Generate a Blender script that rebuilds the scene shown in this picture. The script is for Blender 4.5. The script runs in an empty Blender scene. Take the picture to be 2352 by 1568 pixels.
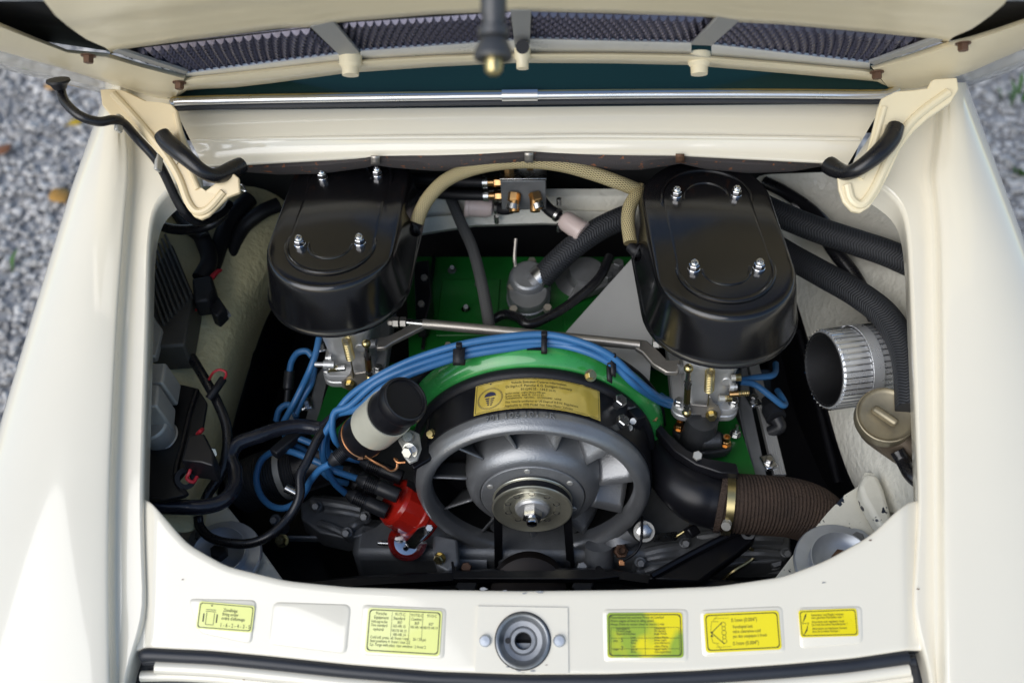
import bpy, bmesh, math, random
from mathutils import Vector, Matrix
from mathutils.geometry import tessellate_polygon
import numpy as np
random.seed(7)
R = math.radians
SC = bpy.context.scene
COL = SC.collection

# ---------------------------------------------------------------- camera
PITCH, YAW, ROLL = R(47.0), R(4.0), R(3.0)
CAM = Vector((0.037, -0.59, 1.51))
_f = Vector((-math.sin(YAW)*math.cos(PITCH), math.cos(YAW)*math.cos(PITCH), -math.sin(PITCH)))
_r = Vector((math.cos(YAW), math.sin(YAW), 0))
_u = _r.cross(_f)
RIGHT = _r*math.cos(ROLL) - _u*math.sin(ROLL)
UP = _r*math.sin(ROLL) + _u*math.cos(ROLL)
FWD = _f
FPX = 2352*35/36
cam = bpy.data.cameras.new('camera')
cam.lens = 35; cam.sensor_width = 36; cam.clip_start = 0.02; cam.clip_end = 200
cam.dof.use_dof = True; cam.dof.focus_distance = 1.03; cam.dof.aperture_fstop = 3.8
camo = bpy.data.objects.new('camera', cam); COL.objects.link(camo)
m3 = Matrix((RIGHT, UP, -FWD)).transposed()
camo.matrix_world = Matrix.Translation(CAM) @ m3.to_4x4()
SC.camera = camo

# ---------------------------------------------------------------- world, sun, exposure
SUN_EL, SUN_AZ = R(36), R(216)          # azimuth from +Y clockwise: behind the photographer, a little to the left
w = bpy.data.worlds.new('World'); SC.world = w; w.use_nodes = True
nt = w.node_tree
bg = nt.nodes['Background']
sky = nt.nodes.new('ShaderNodeTexSky'); sky.sky_type = 'NISHITA'; sky.sun_disc = False
sky.sun_elevation = SUN_EL; sky.sun_rotation = SUN_AZ
sky.air_density = 1.0; sky.dust_density = 0.8; sky.ozone_density = 1.0
nt.links.new(sky.outputs[0], bg.inputs[0]); bg.inputs[1].default_value = 0.105
sl = bpy.data.lights.new('sun', 'SUN'); sl.energy = 1.5; sl.angle = R(60); sl.color = (1.0, 0.985, 0.96)
so = bpy.data.objects.new('sun', sl); COL.objects.link(so)
sd = Vector((math.sin(SUN_AZ)*math.cos(SUN_EL), math.cos(SUN_AZ)*math.cos(SUN_EL), math.sin(SUN_EL)))
so.rotation_euler = sd.to_track_quat('Z', 'Y').to_euler()
so.location = (0, 0, 5)
vs = SC.view_settings
vs.view_transform = 'Standard'; vs.look = 'None'; vs.gamma = 1; vs.use_curve_mapping = False
vs.exposure = 0.60
SC.render.engine = 'CYCLES'
SC.cycles.max_bounces = 6

# ---------------------------------------------------------------- photograph measurements to points in space
def ray(px, py): return FWD + RIGHT*((px-1176)/FPX) + UP*((784-py)/FPX)
def Pd(px, py, d): return CAM + ray(px, py)*d
def Pz(px, py, z):
    r = ray(px, py); return CAM + r*((z-CAM.z)/r.z)
def Py(px, py, y):
    r = ray(px, py); return CAM + r*((y-CAM.y)/r.y)
def Pn(px, py, o, n):
    r = ray(px, py); return CAM + r*((o-CAM).dot(n)/r.dot(n))
RIM_A, RIM_B = 0.763, 0.449
def Pr(px, py, off=0.0):               # on the sloping plane of the lid opening
    n = Vector((0, -RIM_B, 1)); return Pn(px, py, Vector((0, 0, RIM_A+off)), n)
def Pp(px, py, off=0.0):               # on the plane of the tail panel
    n = Vector((0, -0.5, 1)); return Pn(px, py, Vector((0, -0.141, 0.70+off)), n)
PN = Vector((0, -0.5, 1)).normalized()
def Z(x0, y0, s): return lambda x, y: (x0*0.94080+x/s*0.9408, y0*0.9408+y/s*0.9408)
zA = Z(640, 960, 3.563); zB = Z(1560, 860, 4.6125); zC = Z(340, 560, 2.2733)
zD = Z(730, 760, 5.2278); zE = Z(340, 380, 4.9); zF = Z(1480, 1050, 3.7935)
q1 = Z(0, 0, 2.7506); q2 = Z(830, 0, 2.7506); q3 = Z(1650, 0, 2.7506)
q4 = Z(0, 550, 2.7506); q5 = Z(830, 550, 2.7506); q6 = Z(1650, 550, 2.7506)
q7 = Z(0, 1097, 2.7506); q8 = Z(830, 1097, 2.7506); q9 = Z(1650, 1097, 2.7506)

def interp(tab, t):
    if t <= tab[0][0]: return tab[0][1] + (tab[1][1]-tab[0][1])*(t-tab[0][0])/(tab[1][0]-tab[0][0])
    for (a, b), (c, d) in zip(tab, tab[1:]):
        if t <= c: return b+(d-b)*(t-a)/(c-a)
    (a, b), (c, d) = tab[-2:]
    return b+(d-b)*(t-a)/(c-a)

# ---------------------------------------------------------------- mesh helpers
def spline(pts, n=8):
    pts = [Vector(p) for p in pts]
    if len(pts) < 3: return pts
    e = [2*pts[0]-pts[1]] + pts + [2*pts[-1]-pts[-2]]
    out = []
    for i in range(1, len(e)-2):
        p0, p1, p2, p3 = e[i-1:i+3]
        for k in range(n):
            t = k/n
            out.append(0.5*((2*p1)+(p2-p0)*t+(2*p0-5*p1+4*p2-p3)*t*t+(3*p1-p0-3*p2+p3)*t**3))
    out.append(pts[-1]); return out
def axes(axis, hint=(0, 0, 1)):
    a = Vector(axis).normalized(); h = Vector(hint)
    if abs(a.dot(h.normalized())) > 0.98: h = Vector((1, 0, 0))
    x = h.cross(a).normalized(); y = a.cross(x)
    return x, y, a
class MB:
    def __init__(s): s.v = []; s.f = []; s.uv = []
    def add(s, v, f, uv=None):
        b = len(s.v); s.v += [Vector(p) for p in v]
        s.f += [[i+b for i in q] for q in f]
        s.uv += uv if uv else [None]*len(f)
        return s
    def grid(s, rows, cu=False, cv=False, uvs=None):
        n, m = len(rows), len(rows[0]); v = [p for r in rows for p in r]; f = []; uv = []
        for i in range(n if cu else n-1):
            for j in range(m if cv else m-1):
                i2, j2 = (i+1) % n, (j+1) % m
                f.append([i*m+j, i*m+j2, i2*m+j2, i2*m+j])
                if uvs:
                    a, b = uvs[0][i], uvs[0][i+1] if i+1 < len(uvs[0]) else uvs[0][i]
                    c, d = uvs[1][j], uvs[1][j+1]
                    uv.append([(a, c), (a, d), (b, d), (b, c)])
        return s.add(v, f, uv if uvs else None)
    def tube(s, pts, r, seg=14, n=8, caps=True, rf=None, smooth=True):
        p = spline(pts, n) if smooth else [Vector(q) for q in pts]
        if rf:                                   # even spacing for ribs
            L = [0]
            for a, b in zip(p, p[1:]): L.append(L[-1]+(b-a).length)
            k = max(8, int(L[-1]/rf[1])); q = []; j = 0
            for i in range(k+1):
                t = L[-1]*i/k
                while j < len(p)-2 and L[j+1] < t: j += 1
                u = (t-L[j])/max(1e-9, L[j+1]-L[j]); q.append(p[j].lerp(p[j+1], min(1, u)))
            p = q
        N = len(p); tg = []
        for i in range(N): tg.append((p[min(N-1, i+1)]-p[max(0, i-1)]).normalized())
        x = axes(tg[0])[0]; rows = []; us = []; acc = 0
        for i in range(N):
            x = (x-tg[i]*x.dot(tg[i])).normalized(); y = tg[i].cross(x)
            if i: acc += (p[i]-p[i-1]).length
            us.append(acc)
            rr = r(i/(N-1)) if callable(r) else r
            if rf: rr *= rf[0](acc)
            rows.append([p[i]+x*(rr*math.cos(2*math.pi*j/seg))+y*(rr*math.sin(2*math.pi*j/seg)) for j in range(seg)])
        s.grid(rows, cv=True, uvs=(us, [j/seg for j in range(seg+1)]))
        if caps:
            s.add(rows[0], [list(range(seg))[::-1]]); s.add(rows[-1], [list(range(seg))])
        return s
    def lathe(s, prof, c, axis, seg=40, a0=0, a1=2*math.pi, hint=(0, 0, 1), rmod=None):
        x, y, a = axes(axis, hint); c = Vector(c); full = abs(a1-a0-2*math.pi) < 1e-6
        n = seg if full else seg+1; rows = []
        for k in range(n):
            t = a0+(a1-a0)*k/seg; d = x*math.cos(t)+y*math.sin(t); m = rmod(k) if rmod else 1
            rows.append([c+d*(r*m)+a*h for r, h in prof])
        L = [0]
        for (r0, h0), (r1, h1) in zip(prof, prof[1:]): L.append(L[-1]+math.hypot(r1-r0, h1-h0))
        return s.grid(rows, cu=full, uvs=([k/seg for k in range(seg+1)], L))
    def disc(s, c, axis, r, h=0.0, seg=32): return s.lathe([(1e-5, h), (r, h)], c, axis, seg)
    def cyl(s, a, b, r, seg=20, r2=None):
        a, b = Vector(a), Vector(b); L = (b-a).length; r2 = r if r2 is None else r2
        return s.lathe([(1e-5, 0), (r, 0), (r2, L), (1e-5, L)], a, b-a, seg)
    def box(s, c, sx, sy, sz, ax=None):
        c = Vector(c); X, Y, Zv = ax if ax else (Vector((1, 0, 0)), Vector((0, 1, 0)), Vector((0, 0, 1)))
        v = [c+X*(sx*i/2)+Y*(sy*j/2)+Zv*(sz*k/2) for i in (-1, 1) for j in (-1, 1) for k in (-1, 1)]
        return s.add(v, [[0, 1, 3, 2], [4, 6, 7, 5], [0, 4, 5, 1], [2, 3, 7, 6], [0, 2, 6, 4], [1, 5, 7, 3]])
    def prism(s, poly, ext, holes=()):
        loops = [[Vector(p) for p in poly]]+[[Vector(p) for p in h] for h in holes]
        tri = tessellate_polygon(loops); allp = [p for l in loops for p in l]; n = len(allp); ext = Vector(ext)
        f = [list(t) for t in tri]+[[i+n for i in t] for t in tri]; b = 0
        for l in loops:
            m = len(l)
            for i in range(m): f.append([b+i, b+(i+1) % m, b+(i+1) % m+n, b+i+n])
            b += m
        return s.add(allp+[p+ext for p in allp], f)
    def hexa(s, c, axis, r, h, rot=0.0, washer=0.0):
        c = Vector(c); x, y, a = axes(axis)
        if washer: s.lathe([(1e-5, 0), (washer, 0), (washer, h*.18), (1e-5, h*.18)], c, a, 24); c = c+a*h*.18
        P = [[c+(x*math.cos(rot+k*math.pi/3)+y*math.sin(rot+k*math.pi/3))*rr+a*hh for rr, hh in ((r, 0), (r, h*.86), (r*.86, h), (1e-5, h))] for k in range(6)]
        s.grid(P, cu=True); return s
    def ball(s, c, r, seg=16):
        return s.lathe([(max(1e-5, r*math.sin(math.pi*k/8)), -r*math.cos(math.pi*k/8)) for k in range(9)], c, (0, 0, 1), seg)

WM = {}
def ob(name, mb, mat, parent=None, bevel=0, sharp=32, kind=None, label=None, solid=0, sub=0, merge=True, bseg=2):
    me = bpy.data.meshes.new(name)
    bm = bmesh.new(); vs_ = [bm.verts.new(p) for p in mb.v]
    ul = bm.loops.layers.uv.new('UVMap')
    for f, uv in zip(mb.f, mb.uv):
        if len(set(f)) < 3: continue
        try: q = bm.faces.new([vs_[i] for i in f])
        except ValueError: continue
        q.smooth = True
        if uv:
            for lp, t in zip(q.loops, uv): lp[ul].uv = t
    if merge: bmesh.ops.remove_doubles(bm, verts=bm.verts, dist=2e-6)
    bmesh.ops.recalc_face_normals(bm, faces=bm.faces)
    for e in bm.edges:
        if len(e.link_faces) == 2 and e.calc_face_angle(0) > R(sharp): e.smooth = False
    bm.to_mesh(me); bm.free()
    o = bpy.data.objects.new(name, me); COL.objects.link(o)
    for m in (mat if isinstance(mat, (list, tuple)) else [mat]): me.materials.append(m)
    par(o, parent)
    if solid:
        md = o.modifiers.new('thickness', 'SOLIDIFY'); md.thickness = solid; md.offset = 0
    if bevel:
        md = o.modifiers.new('bevel', 'BEVEL'); md.width = bevel; md.segments = bseg; md.limit_method = 'ANGLE'; md.angle_limit = R(30); md.harden_normals = False
    if sub:
        md = o.modifiers.new('subdivision', 'SUBSURF'); md.levels = sub; md.render_levels = sub
    if kind: o['kind'] = kind
    if label: o['label'] = label
    return o
def par(o, parent, world=None):
    world = world or Matrix.Identity(4); WM[o] = world
    if parent is not None:
        o.parent = parent; o.matrix_parent_inverse = WM[parent].inverted()
    o.matrix_basis = world
def thing(name, label, cat, loc=(0, 0, 0), group=None):
    o = bpy.data.objects.new(name, None); COL.objects.link(o); o.empty_display_size = .02
    par(o, None, Matrix.Translation(Vector(loc))); return tag(o, label, cat, group)
def tag(o, label, cat, group=None):
    o['label'] = label; o['category'] = cat
    if group: o['group'] = group
    return o
def inst(name, src, mat4, parent):       # a piece that shares its mesh with an alike piece
    o = bpy.data.objects.new(name, src); COL.objects.link(o); par(o, parent, mat4); return o
def place(c, axis, hint=(0, 0, 1), rot=0.0):
    x, y, a = axes(axis, hint); m = Matrix((x, y, a)).transposed().to_4x4()
    return Matrix.Translation(Vector(c)) @ m @ Matrix.Rotation(rot, 4, 'Z')
def mesh_only(name, mb, mat, **k):
    o = ob(name, mb, mat, None, **k); me = o.data; COL.objects.unlink(o); del WM[o]; bpy.data.objects.remove(o); return me

# ---------------------------------------------------------------- materials
MATS = {}
def mat(name, col, rough=.5, metal=0, coat=0, var=.12, vscale=30, bump=0, bscale=400, rvar=.08, spec=.5, aniso=0):
    m = bpy.data.materials.new(name); m.use_nodes = True; nt = m.node_tree; N = nt.nodes; L = nt.links
    b = N['Principled BSDF']; MATS[name] = m
    tc = N.new('ShaderNodeTexCoord'); no = N.new('ShaderNodeTexNoise')
    no.inputs['Scale'].default_value = vscale; no.inputs['Detail'].default_value = 5; no.inputs['Roughness'].default_value = .6
    L.new(tc.outputs['Object'], no.inputs['Vector'])
    mx = N.new('ShaderNodeMix'); mx.data_type = 'RGBA'
    c = Vector(col[:3]); mx.inputs[6].default_value = (*(c*(1-var)), 1); mx.inputs[7].default_value = (*[min(1, x*(1+var)) for x in c], 1)
    L.new(no.outputs['Fac'], mx.inputs[0]); L.new(mx.outputs[2], b.inputs['Base Color'])
    mr = N.new('ShaderNodeMapRange'); mr.inputs[3].default_value = max(.02, rough-rvar); mr.inputs[4].default_value = min(1, rough+rvar)
    L.new(no.outputs['Fac'], mr.inputs[0]); L.new(mr.outputs[0], b.inputs['Roughness'])
    b.inputs['Metallic'].default_value = metal; b.inputs['Coat Weight'].default_value = coat; b.inputs['Coat Roughness'].default_value = .04
    b.inputs['Specular IOR Level'].default_value = spec
    if bump:
        n2 = N.new('ShaderNodeTexNoise'); n2.inputs['Scale'].default_value = bscale; n2.inputs['Detail'].default_value = 3
        L.new(tc.outputs['Object'], n2.inputs['Vector'])
        bp = N.new('ShaderNodeBump'); bp.inputs['Strength'].default_value = bump; bp.inputs['Distance'].default_value = .001 if bump < .9 else .0022
        L.new(n2.outputs['Fac'], bp.inputs['Height']); L.new(bp.outputs[0], b.inputs['Normal'])
    return m
def nodes(m): return m.node_tree.nodes, m.node_tree.links, m.node_tree.nodes['Principled BSDF']
def math_node(N, L, op, a, b=None, c=None):
    n = N.new('ShaderNodeMath'); n.operation = op
    for i, x in enumerate((a, b, c)):
        if x is None: continue
        if isinstance(x, (int, float)): n.inputs[i].default_value = x
        else: L.new(x, n.inputs[i])
    return n.outputs[0]
CREAM = (.80, .745, .615)
M_paint = mat('cream_paint', CREAM, .15, 0, 1.0, .035, 7, bump=.012, bscale=340, rvar=.05)
M_paint_bounce = mat('cream_paint_warm_bounce', (.80, .70, .48), .36, 0, .15, .05, 14, bump=.06, bscale=260)  # warm bounce light under the lid is mixed into this yellower cream
M_under_bounce = mat('cream_underseal_warm_bounce', (.68, .60, .34), .40, 0, 0, .18, 16, bump=1.0, bscale=130)  # yellow of the left wall is warm interreflection painted into the colour
M_under_g = mat('pale_underseal', (.74, .72, .63), .34, 0, 0, .10, 18, bump=1.0, bscale=110)
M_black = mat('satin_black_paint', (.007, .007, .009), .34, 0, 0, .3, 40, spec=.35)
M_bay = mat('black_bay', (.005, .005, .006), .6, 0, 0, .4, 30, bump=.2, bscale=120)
M_filter = mat('air_cleaner_black', (.003, .003, .004), .5, 0, 1.0, .2, 60, bump=.02, bscale=900, rvar=.02, spec=.05)
M_filter.node_tree.nodes['Principled BSDF'].inputs['Coat IOR'].default_value = 1.6
M_filter.node_tree.nodes['Principled BSDF'].inputs['Coat Roughness'].default_value = .17
M_rubber = mat('black_rubber', (.008, .008, .010), .5, 0, 0, .25, 80, bump=.1, bscale=500, spec=.35)
M_seal = mat('rubber_seal', (.018, .020, .026), .42, 0, 0, .2, 40)
M_pin = mat('dark_pin_steel', (.085, .085, .085), .45, .5)
M_cast = mat('grey_casting', (.26, .265, .27), .5, .55, 0, .28, 45, bump=.25, bscale=700)
M_cast_d = mat('dark_casting', (.20, .205, .21), .46, .5, 0, .35, 40, bump=.3, bscale=500)
M_alloy = mat('clean_alloy', (.55, .55, .54), .38, .6, 0, .12, 60, bump=.2, bscale=900)
M_alloyd = mat('aged_alloy', (.30, .31, .32), .42, .7, 0, .2, 50, bump=.2, bscale=700)
M_fan = mat('fan_magnesium', (.27, .275, .28), .38, .65, 0, .24, 32, bump=.3, bscale=600)
M_steel = mat('zinc_steel', (.56, .56, .55), .28, 1, 0, .15, 90)
M_chrome = mat('bright_chrome', (.66, .67, .69), .12, 1, 0, .05, 30)
M_pulley = mat('pale_gold_zinc', (.74, .71, .56), .32, .85, 0, .15, 50)
M_gold = mat('gold_zinc', (.56, .46, .22), .30, 1, 0, .22, 60)
M_brass = mat('brass', (.55, .33, .14), .3, 1, 0, .2, 90)
M_barrod = mat('worn_steel_rod', (.40, .37, .33), .38, .75, 0, .3, 55, rvar=.12)
M_green = mat('green_shroud', (.028, .25, .052), .28, 0, .7, .48, 30, bump=.10, bscale=130)
M_green_shade = mat('green_tin_shaded', (.008, .125, .017), .36, 0, .2, .45, 16, bump=.12, bscale=90)  # shroud green darkened to paint in the shadow over the flat tin
M_blue = mat('blue_silicone', (.030, .130, .30), .38, 0, 0, .10, 40)
M_red = mat('red_cap', (.50, .018, .010), .22, 0, .3, .12, 60)
M_redw = mat('red_wire', (.42, .02, .03), .4)
M_boot = mat('rubber_boot', (.016, .017, .020), .42, 0, 0, .2, 80, spec=.4)
M_copper = mat('copper_wire', (.55, .25, .11), .35, 1, 0, .2, 90)
M_trim = mat('polished_trim', (.74, .75, .77), .30, 1, 0, .05, 20)
M_relay = mat('dull_aluminium', (.46, .45, .41), .5, .45, 0, .2, 60, bump=.1, bscale=900)
M_box = mat('dark_finned_alloy', (.085, .078, .066), .55, .3, 0, .35, 40, bump=.15)
M_hinge_shade = mat('cream_hinge_warm_shade', (.74, .60, .37), .36, 0, .2, .08, 20)  # tan tone paints the warm shade on the left arm
M_panelgrey = mat('grey_panel', (.34, .34, .33), .5, .1, 0, .12, 15, bump=.06)
M_plastic = mat('milky_plastic', (.58, .47, .43), .3, 0, 0, .08, 40)
M_rust = mat('rusty_steel', (.14, .075, .045), .55, .5, 0, .45, 90, bump=.3, bscale=700)
M_sleeve = mat('black_vinyl', (.010, .010, .012), .28, 0, 0, .2, 50, bump=.05, bscale=120)
M_tape = mat('harness_tape', (.016, .017, .024), .22, 0, 0, .3, 60, bump=.7, bscale=110)
M_ink = mat('sticker_ink', (.03, .035, .015), .5)
M_inkb = mat('dark_ink', (.02, .02, .02), .4)
M_white = mat('white_enamel', (.78, .78, .76), .3)
M_cork = mat('tan_rubber', (.55, .40, .17), .6)
M_felt = mat('felt_mat', (.085, .068, .060), .95, 0, 0, .5, 120, bump=.9, bscale=900)
M_grille = mat('black_expanded_mesh', (.13, .125, .17), .28, .8, 0, .3, 120)
M_gasket = mat('gasket_edge', (.20, .20, .20), .8)
M_zincblue = mat('blue_zinc', (.46, .49, .53), .36, .6, 0, .18, 60)
def sticker_mat(name, a, b, sc=16, rough=.3, metal=0, thr=.5):
    m = mat(name, a, rough, metal, .2, .03, 20); N, L, B = nodes(m)
    tc = N.new('ShaderNodeTexCoord'); no = N.new('ShaderNodeTexNoise'); no.inputs['Scale'].default_value = sc
    L.new(tc.outputs['Object'], no.inputs['Vector'])
    cr = N.new('ShaderNodeValToRGB'); cr.color_ramp.elements[0].position = thr-.04; cr.color_ramp.elements[1].position = thr+.06
    cr.color_ramp.elements[0].color = (*a, 1); cr.color_ramp.elements[1].color = (*b, 1)
    L.new(no.outputs['Fac'], cr.inputs[0]); L.new(cr.outputs[0], B.inputs['Base Color']); return m
M_stk_pale = sticker_mat('pale_yellow_foil', (.78, .80, .24), (.82, .84, .34), 12)
M_stk_yel = sticker_mat('yellow_foil', (.80, .66, .0), (.86, .72, .01), 12)
M_stk_green = sticker_mat('faded_yellow_green_foil', (.30, .42, .03), (.80, .68, .0), 22, thr=.52)
M_stk_gold = sticker_mat('gold_foil', (.66, .49, .09), (.76, .58, .14), 40, .3, .25)

def braid(name, lo, hi, K, n, m_, bump, rough=.65, dia=False):
    m = mat(name, hi, rough); N, L, B = nodes(m)
    uv = N.new('ShaderNodeUVMap'); sp = N.new('ShaderNodeSeparateXYZ'); L.new(uv.outputs[0], sp.inputs[0])
    if dia:
        a = math_node(N, L, 'MULTIPLY', sp.outputs[0], K); b = math_node(N, L, 'MULTIPLY', sp.outputs[1], n)
        s1 = math_node(N, L, 'SINE', math_node(N, L, 'MULTIPLY', math_node(N, L, 'ADD', a, b), 2*math.pi))
        s2 = math_node(N, L, 'SINE', math_node(N, L, 'MULTIPLY', math_node(N, L, 'SUBTRACT', a, b), 2*math.pi))
        h = math_node(N, L, 'MAXIMUM', s1, s2); fac = math_node(N, L, 'MULTIPLY_ADD', h, .9, .05)
    else:
        pp = math_node(N, L, 'PINGPONG', math_node(N, L, 'MULTIPLY', sp.outputs[1], n), 1.0)
        ph = math_node(N, L, 'ADD', math_node(N, L, 'MULTIPLY', sp.outputs[0], K), math_node(N, L, 'MULTIPLY', pp, m_))
        h = math_node(N, L, 'SINE', math_node(N, L, 'MULTIPLY', ph, 2*math.pi))
        e = math_node(N, L, 'MULTIPLY', math_node(N, L, 'ABSOLUTE', math_node(N, L, 'SUBTRACT', pp, .5)), -.6)
        h = math_node(N, L, 'ADD', h, e); fac = math_node(N, L, 'MULTIPLY_ADD', h, .5, .5)
    cr = N.new('ShaderNodeMix'); cr.data_type = 'RGBA'; cr.clamp_factor = True
    cr.inputs[6].default_value = (*lo, 1); cr.inputs[7].default_value = (*hi, 1); L.new(fac, cr.inputs[0]); L.new(cr.outputs[2], B.inputs['Base Color'])
    bp = N.new('ShaderNodeBump'); bp.inputs['Strength'].default_value = bump; bp.inputs['Distance'].default_value = .0012
    L.new(fac, bp.inputs['Height']); L.new(bp.outputs[0], B.inputs['Normal']); return m
M_braid = braid('black_braid', (.008, .009, .011), (.032, .035, .042), 300, 12, 1.0, .5)
M_braid_g = braid('grey_braid', (.03, .03, .03), (.17, .17, .165), 420, 10, 1.0, .8, .8)
M_mesh_hose = braid('golden_mesh_hose', (.10, .075, .03), (.60, .50, .27), 190, 20, 0, .5, .45, True)
# chipped cream paint over dark metal
M_chip = mat('chipped_cream_paint', CREAM, .4, 0, 0, .06, 14)
N, L, B = nodes(M_chip)
tc = N.new('ShaderNodeTexCoord'); no = N.new('ShaderNodeTexNoise'); no.inputs['Scale'].default_value = 38; no.inputs['Detail'].default_value = 4; no.inputs['Roughness'].default_value = .62
L.new(tc.outputs['Object'], no.inputs['Vector'])
cr = N.new('ShaderNodeValToRGB'); cr.color_ramp.elements[0].position = .575; cr.color_ramp.elements[1].position = .585
cr.color_ramp.elements[0].color = (.70, .68, .58, 1); cr.color_ramp.elements[1].color = (.012, .018, .032, 1)
L.new(no.outputs['Fac'], cr.inputs[0]); L.new(cr.outputs[0], B.inputs['Base Color'])
n2 = N.new('ShaderNodeTexNoise'); n2.inputs['Scale'].default_value = 120; L.new(tc.outputs['Object'], n2.inputs['Vector'])
ad = math_node(N, L, 'MULTIPLY_ADD', cr.outputs[0], .5, n2.outputs['Fac'])
bp = N.new('ShaderNodeBump'); bp.inputs['Strength'].default_value = .6; bp.inputs['Distance'].default_value = .001
L.new(ad, bp.inputs['Height']); L.new(bp.outputs[0], B.inputs['Normal'])
# dark tinted glass
M_glass = mat('tinted_glass', (.006, .026, .026), .05, 0, 0, .15, 5, spec=.3)
# brown fabric duct
M_duct = mat('brown_duct_fabric', (.050, .031, .021), .85, 0, 0, .8, 34, bump=1.0, bscale=420)
M_duct_b = mat('black_duct', (.014, .014, .016), .6, 0, 0, .3, 60)
# flaked black plate
M_flake = mat('flaked_black_plate', (.012, .012, .012), .4, 0, 0, .3, 40)
N, L, B = nodes(M_flake)
tc = N.new('ShaderNodeTexCoord'); no = N.new('ShaderNodeTexNoise'); no.inputs['Scale'].default_value = 42; no.inputs['Detail'].default_value = 5
L.new(tc.outputs['Object'], no.inputs['Vector'])
cr = N.new('ShaderNodeValToRGB'); cr.color_ramp.elements[0].position = .66; cr.color_ramp.elements[1].position = .67
cr.color_ramp.elements[0].color = (.010, .010, .011, 1); cr.color_ramp.elements[1].color = (.26, .25, .22, 1)
L.new(no.outputs['Fac'], cr.inputs[0]); L.new(cr.outputs[0], B.inputs['Base Color'])

def text_mesh(body, size, bend=None, align='LEFT', spacing=1.0):
    c = bpy.data.curves.new('printed_text', 'FONT'); c.body = body; c.size = size; c.align_x = align; c.resolution_u = 2; c.space_character = spacing
    o = bpy.data.objects.new('printed_text', c); me = bpy.data.meshes.new_from_object(o)
    vv = [tuple(v.co) for v in me.vertices]; ff = [list(p.vertices) for p in me.polygons]
    bpy.data.objects.remove(o); bpy.data.meshes.remove(me); bpy.data.curves.remove(c)
    return vv, ff
def print_on(name, lines, fn, m, parent, lab=None):   # lines of (text, x, y, size) laid on a surface by fn(x, y)
    mb = MB()
    for t in lines:
        body, x, y, s = t[:4]; al = t[4] if len(t) > 4 else 'LEFT'
        vv, ff = text_mesh(body, s, align=al)
        mb.add([fn(x+a[0]*.80, y+a[1]) for a in vv], ff)
    return ob(name, mb, m, parent, label=lab, merge=False)

N, L, B = nodes(M_felt)
tc = N.new('ShaderNodeTexCoord'); no = N.new('ShaderNodeTexNoise'); no.inputs['Scale'].default_value = 140; no.inputs['Detail'].default_value = 3
L.new(tc.outputs['Object'], no.inputs['Vector'])
cr = N.new('ShaderNodeValToRGB'); cr.color_ramp.elements[0].position = .62; cr.color_ramp.elements[1].position = .70
cr.color_ramp.elements[0].color = (.060, .052, .052, 1); cr.color_ramp.elements[1].color = (.30, .11, .045, 1)
L.new(no.outputs['Fac'], cr.inputs[0]); L.new(cr.outputs[0], B.inputs['Base Color'])
# ================================================================ ground
gp = MB().grid([[Vector((-30+60*i/12, -30+60*j/12, 0)) for j in range(13)] for i in range(13)])
M_ground = mat('gravel_ground_dust', (.36, .355, .35), .9, 0, 0, .35, 40, bump=1, bscale=60)
g = ob('gravel_ground', gp, M_ground); g['kind'] = 'structure'; g['label'] = 'grey gravel ground beside the car'
M_stone = mat('gravel_stone', (.30, .30, .31), .8, 0, 0, .5, 14, bump=.5, bscale=150)
rng = np.random.default_rng(3)
t_ = (1+5**.5)/2
iv = np.array([(-1, t_, 0), (1, t_, 0), (-1, -t_, 0), (1, -t_, 0), (0, -1, t_), (0, 1, t_), (0, -1, -t_), (0, 1, -t_), (t_, 0, -1), (t_, 0, 1), (-t_, 0, -1), (-t_, 0, 1)])/1.9
fi = np.array([(0, 11, 5), (0, 5, 1), (0, 1, 7), (0, 7, 10), (0, 10, 11), (1, 5, 9), (5, 11, 4), (11, 10, 2), (10, 7, 6), (7, 1, 8), (3, 9, 4), (3, 4, 2), (3, 2, 6), (3, 6, 8), (3, 8, 9), (4, 9, 5), (2, 4, 11), (6, 2, 10), (8, 6, 7), (9, 8, 1)])
V = []; F = []; n_st = 0
for sx in (-1, 1):
    for k in range(17000):
        x = sx*rng.uniform(.55, 2.1); y = rng.uniform(.2, 2.6); s = rng.uniform(.0045, .0115)*(1.6 if rng.random() < .10 else 1)
        q = iv*rng.uniform(.65, 1.25, (12, 1))*np.array([s*rng.uniform(.8, 1.4), s*rng.uniform(.7, 1.1), s*.75])
        a = rng.uniform(0, 6.28); c, d = math.cos(a), math.sin(a)
        q = np.stack([q[:, 0]*c-q[:, 1]*d, q[:, 0]*d+q[:, 1]*c, q[:, 2]], 1)+np.array([x, y, s*.4+rng.uniform(0, .006)])
        V.append(q); F.append(fi+12*n_st); n_st += 1
me = bpy.data.meshes.new('gravel'); me.from_pydata(np.concatenate(V).tolist(), [], np.concatenate(F).tolist())
me.materials.append(M_stone); gv = bpy.data.objects.new('gravel', me); COL.objects.link(gv); gv['kind'] = 'stuff'; gv['label'] = 'loose grey and white crushed gravel stones'; gv['category'] = 'gravel'
# per stone tint
N, L, B = nodes(M_stone)
ge = N.new('ShaderNodeNewGeometry'); cr = N.new('ShaderNodeValToRGB')
for p_, c_ in ((0, (.29, .275, .26, 1)), (1, (.68, .65, .61, 1))):
    cr.color_ramp.elements[p_].color = c_
L.new(ge.outputs['Random Per Island'], cr.inputs[0]); L.new(cr.outputs[0], B.inputs['Base Color'])

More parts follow.
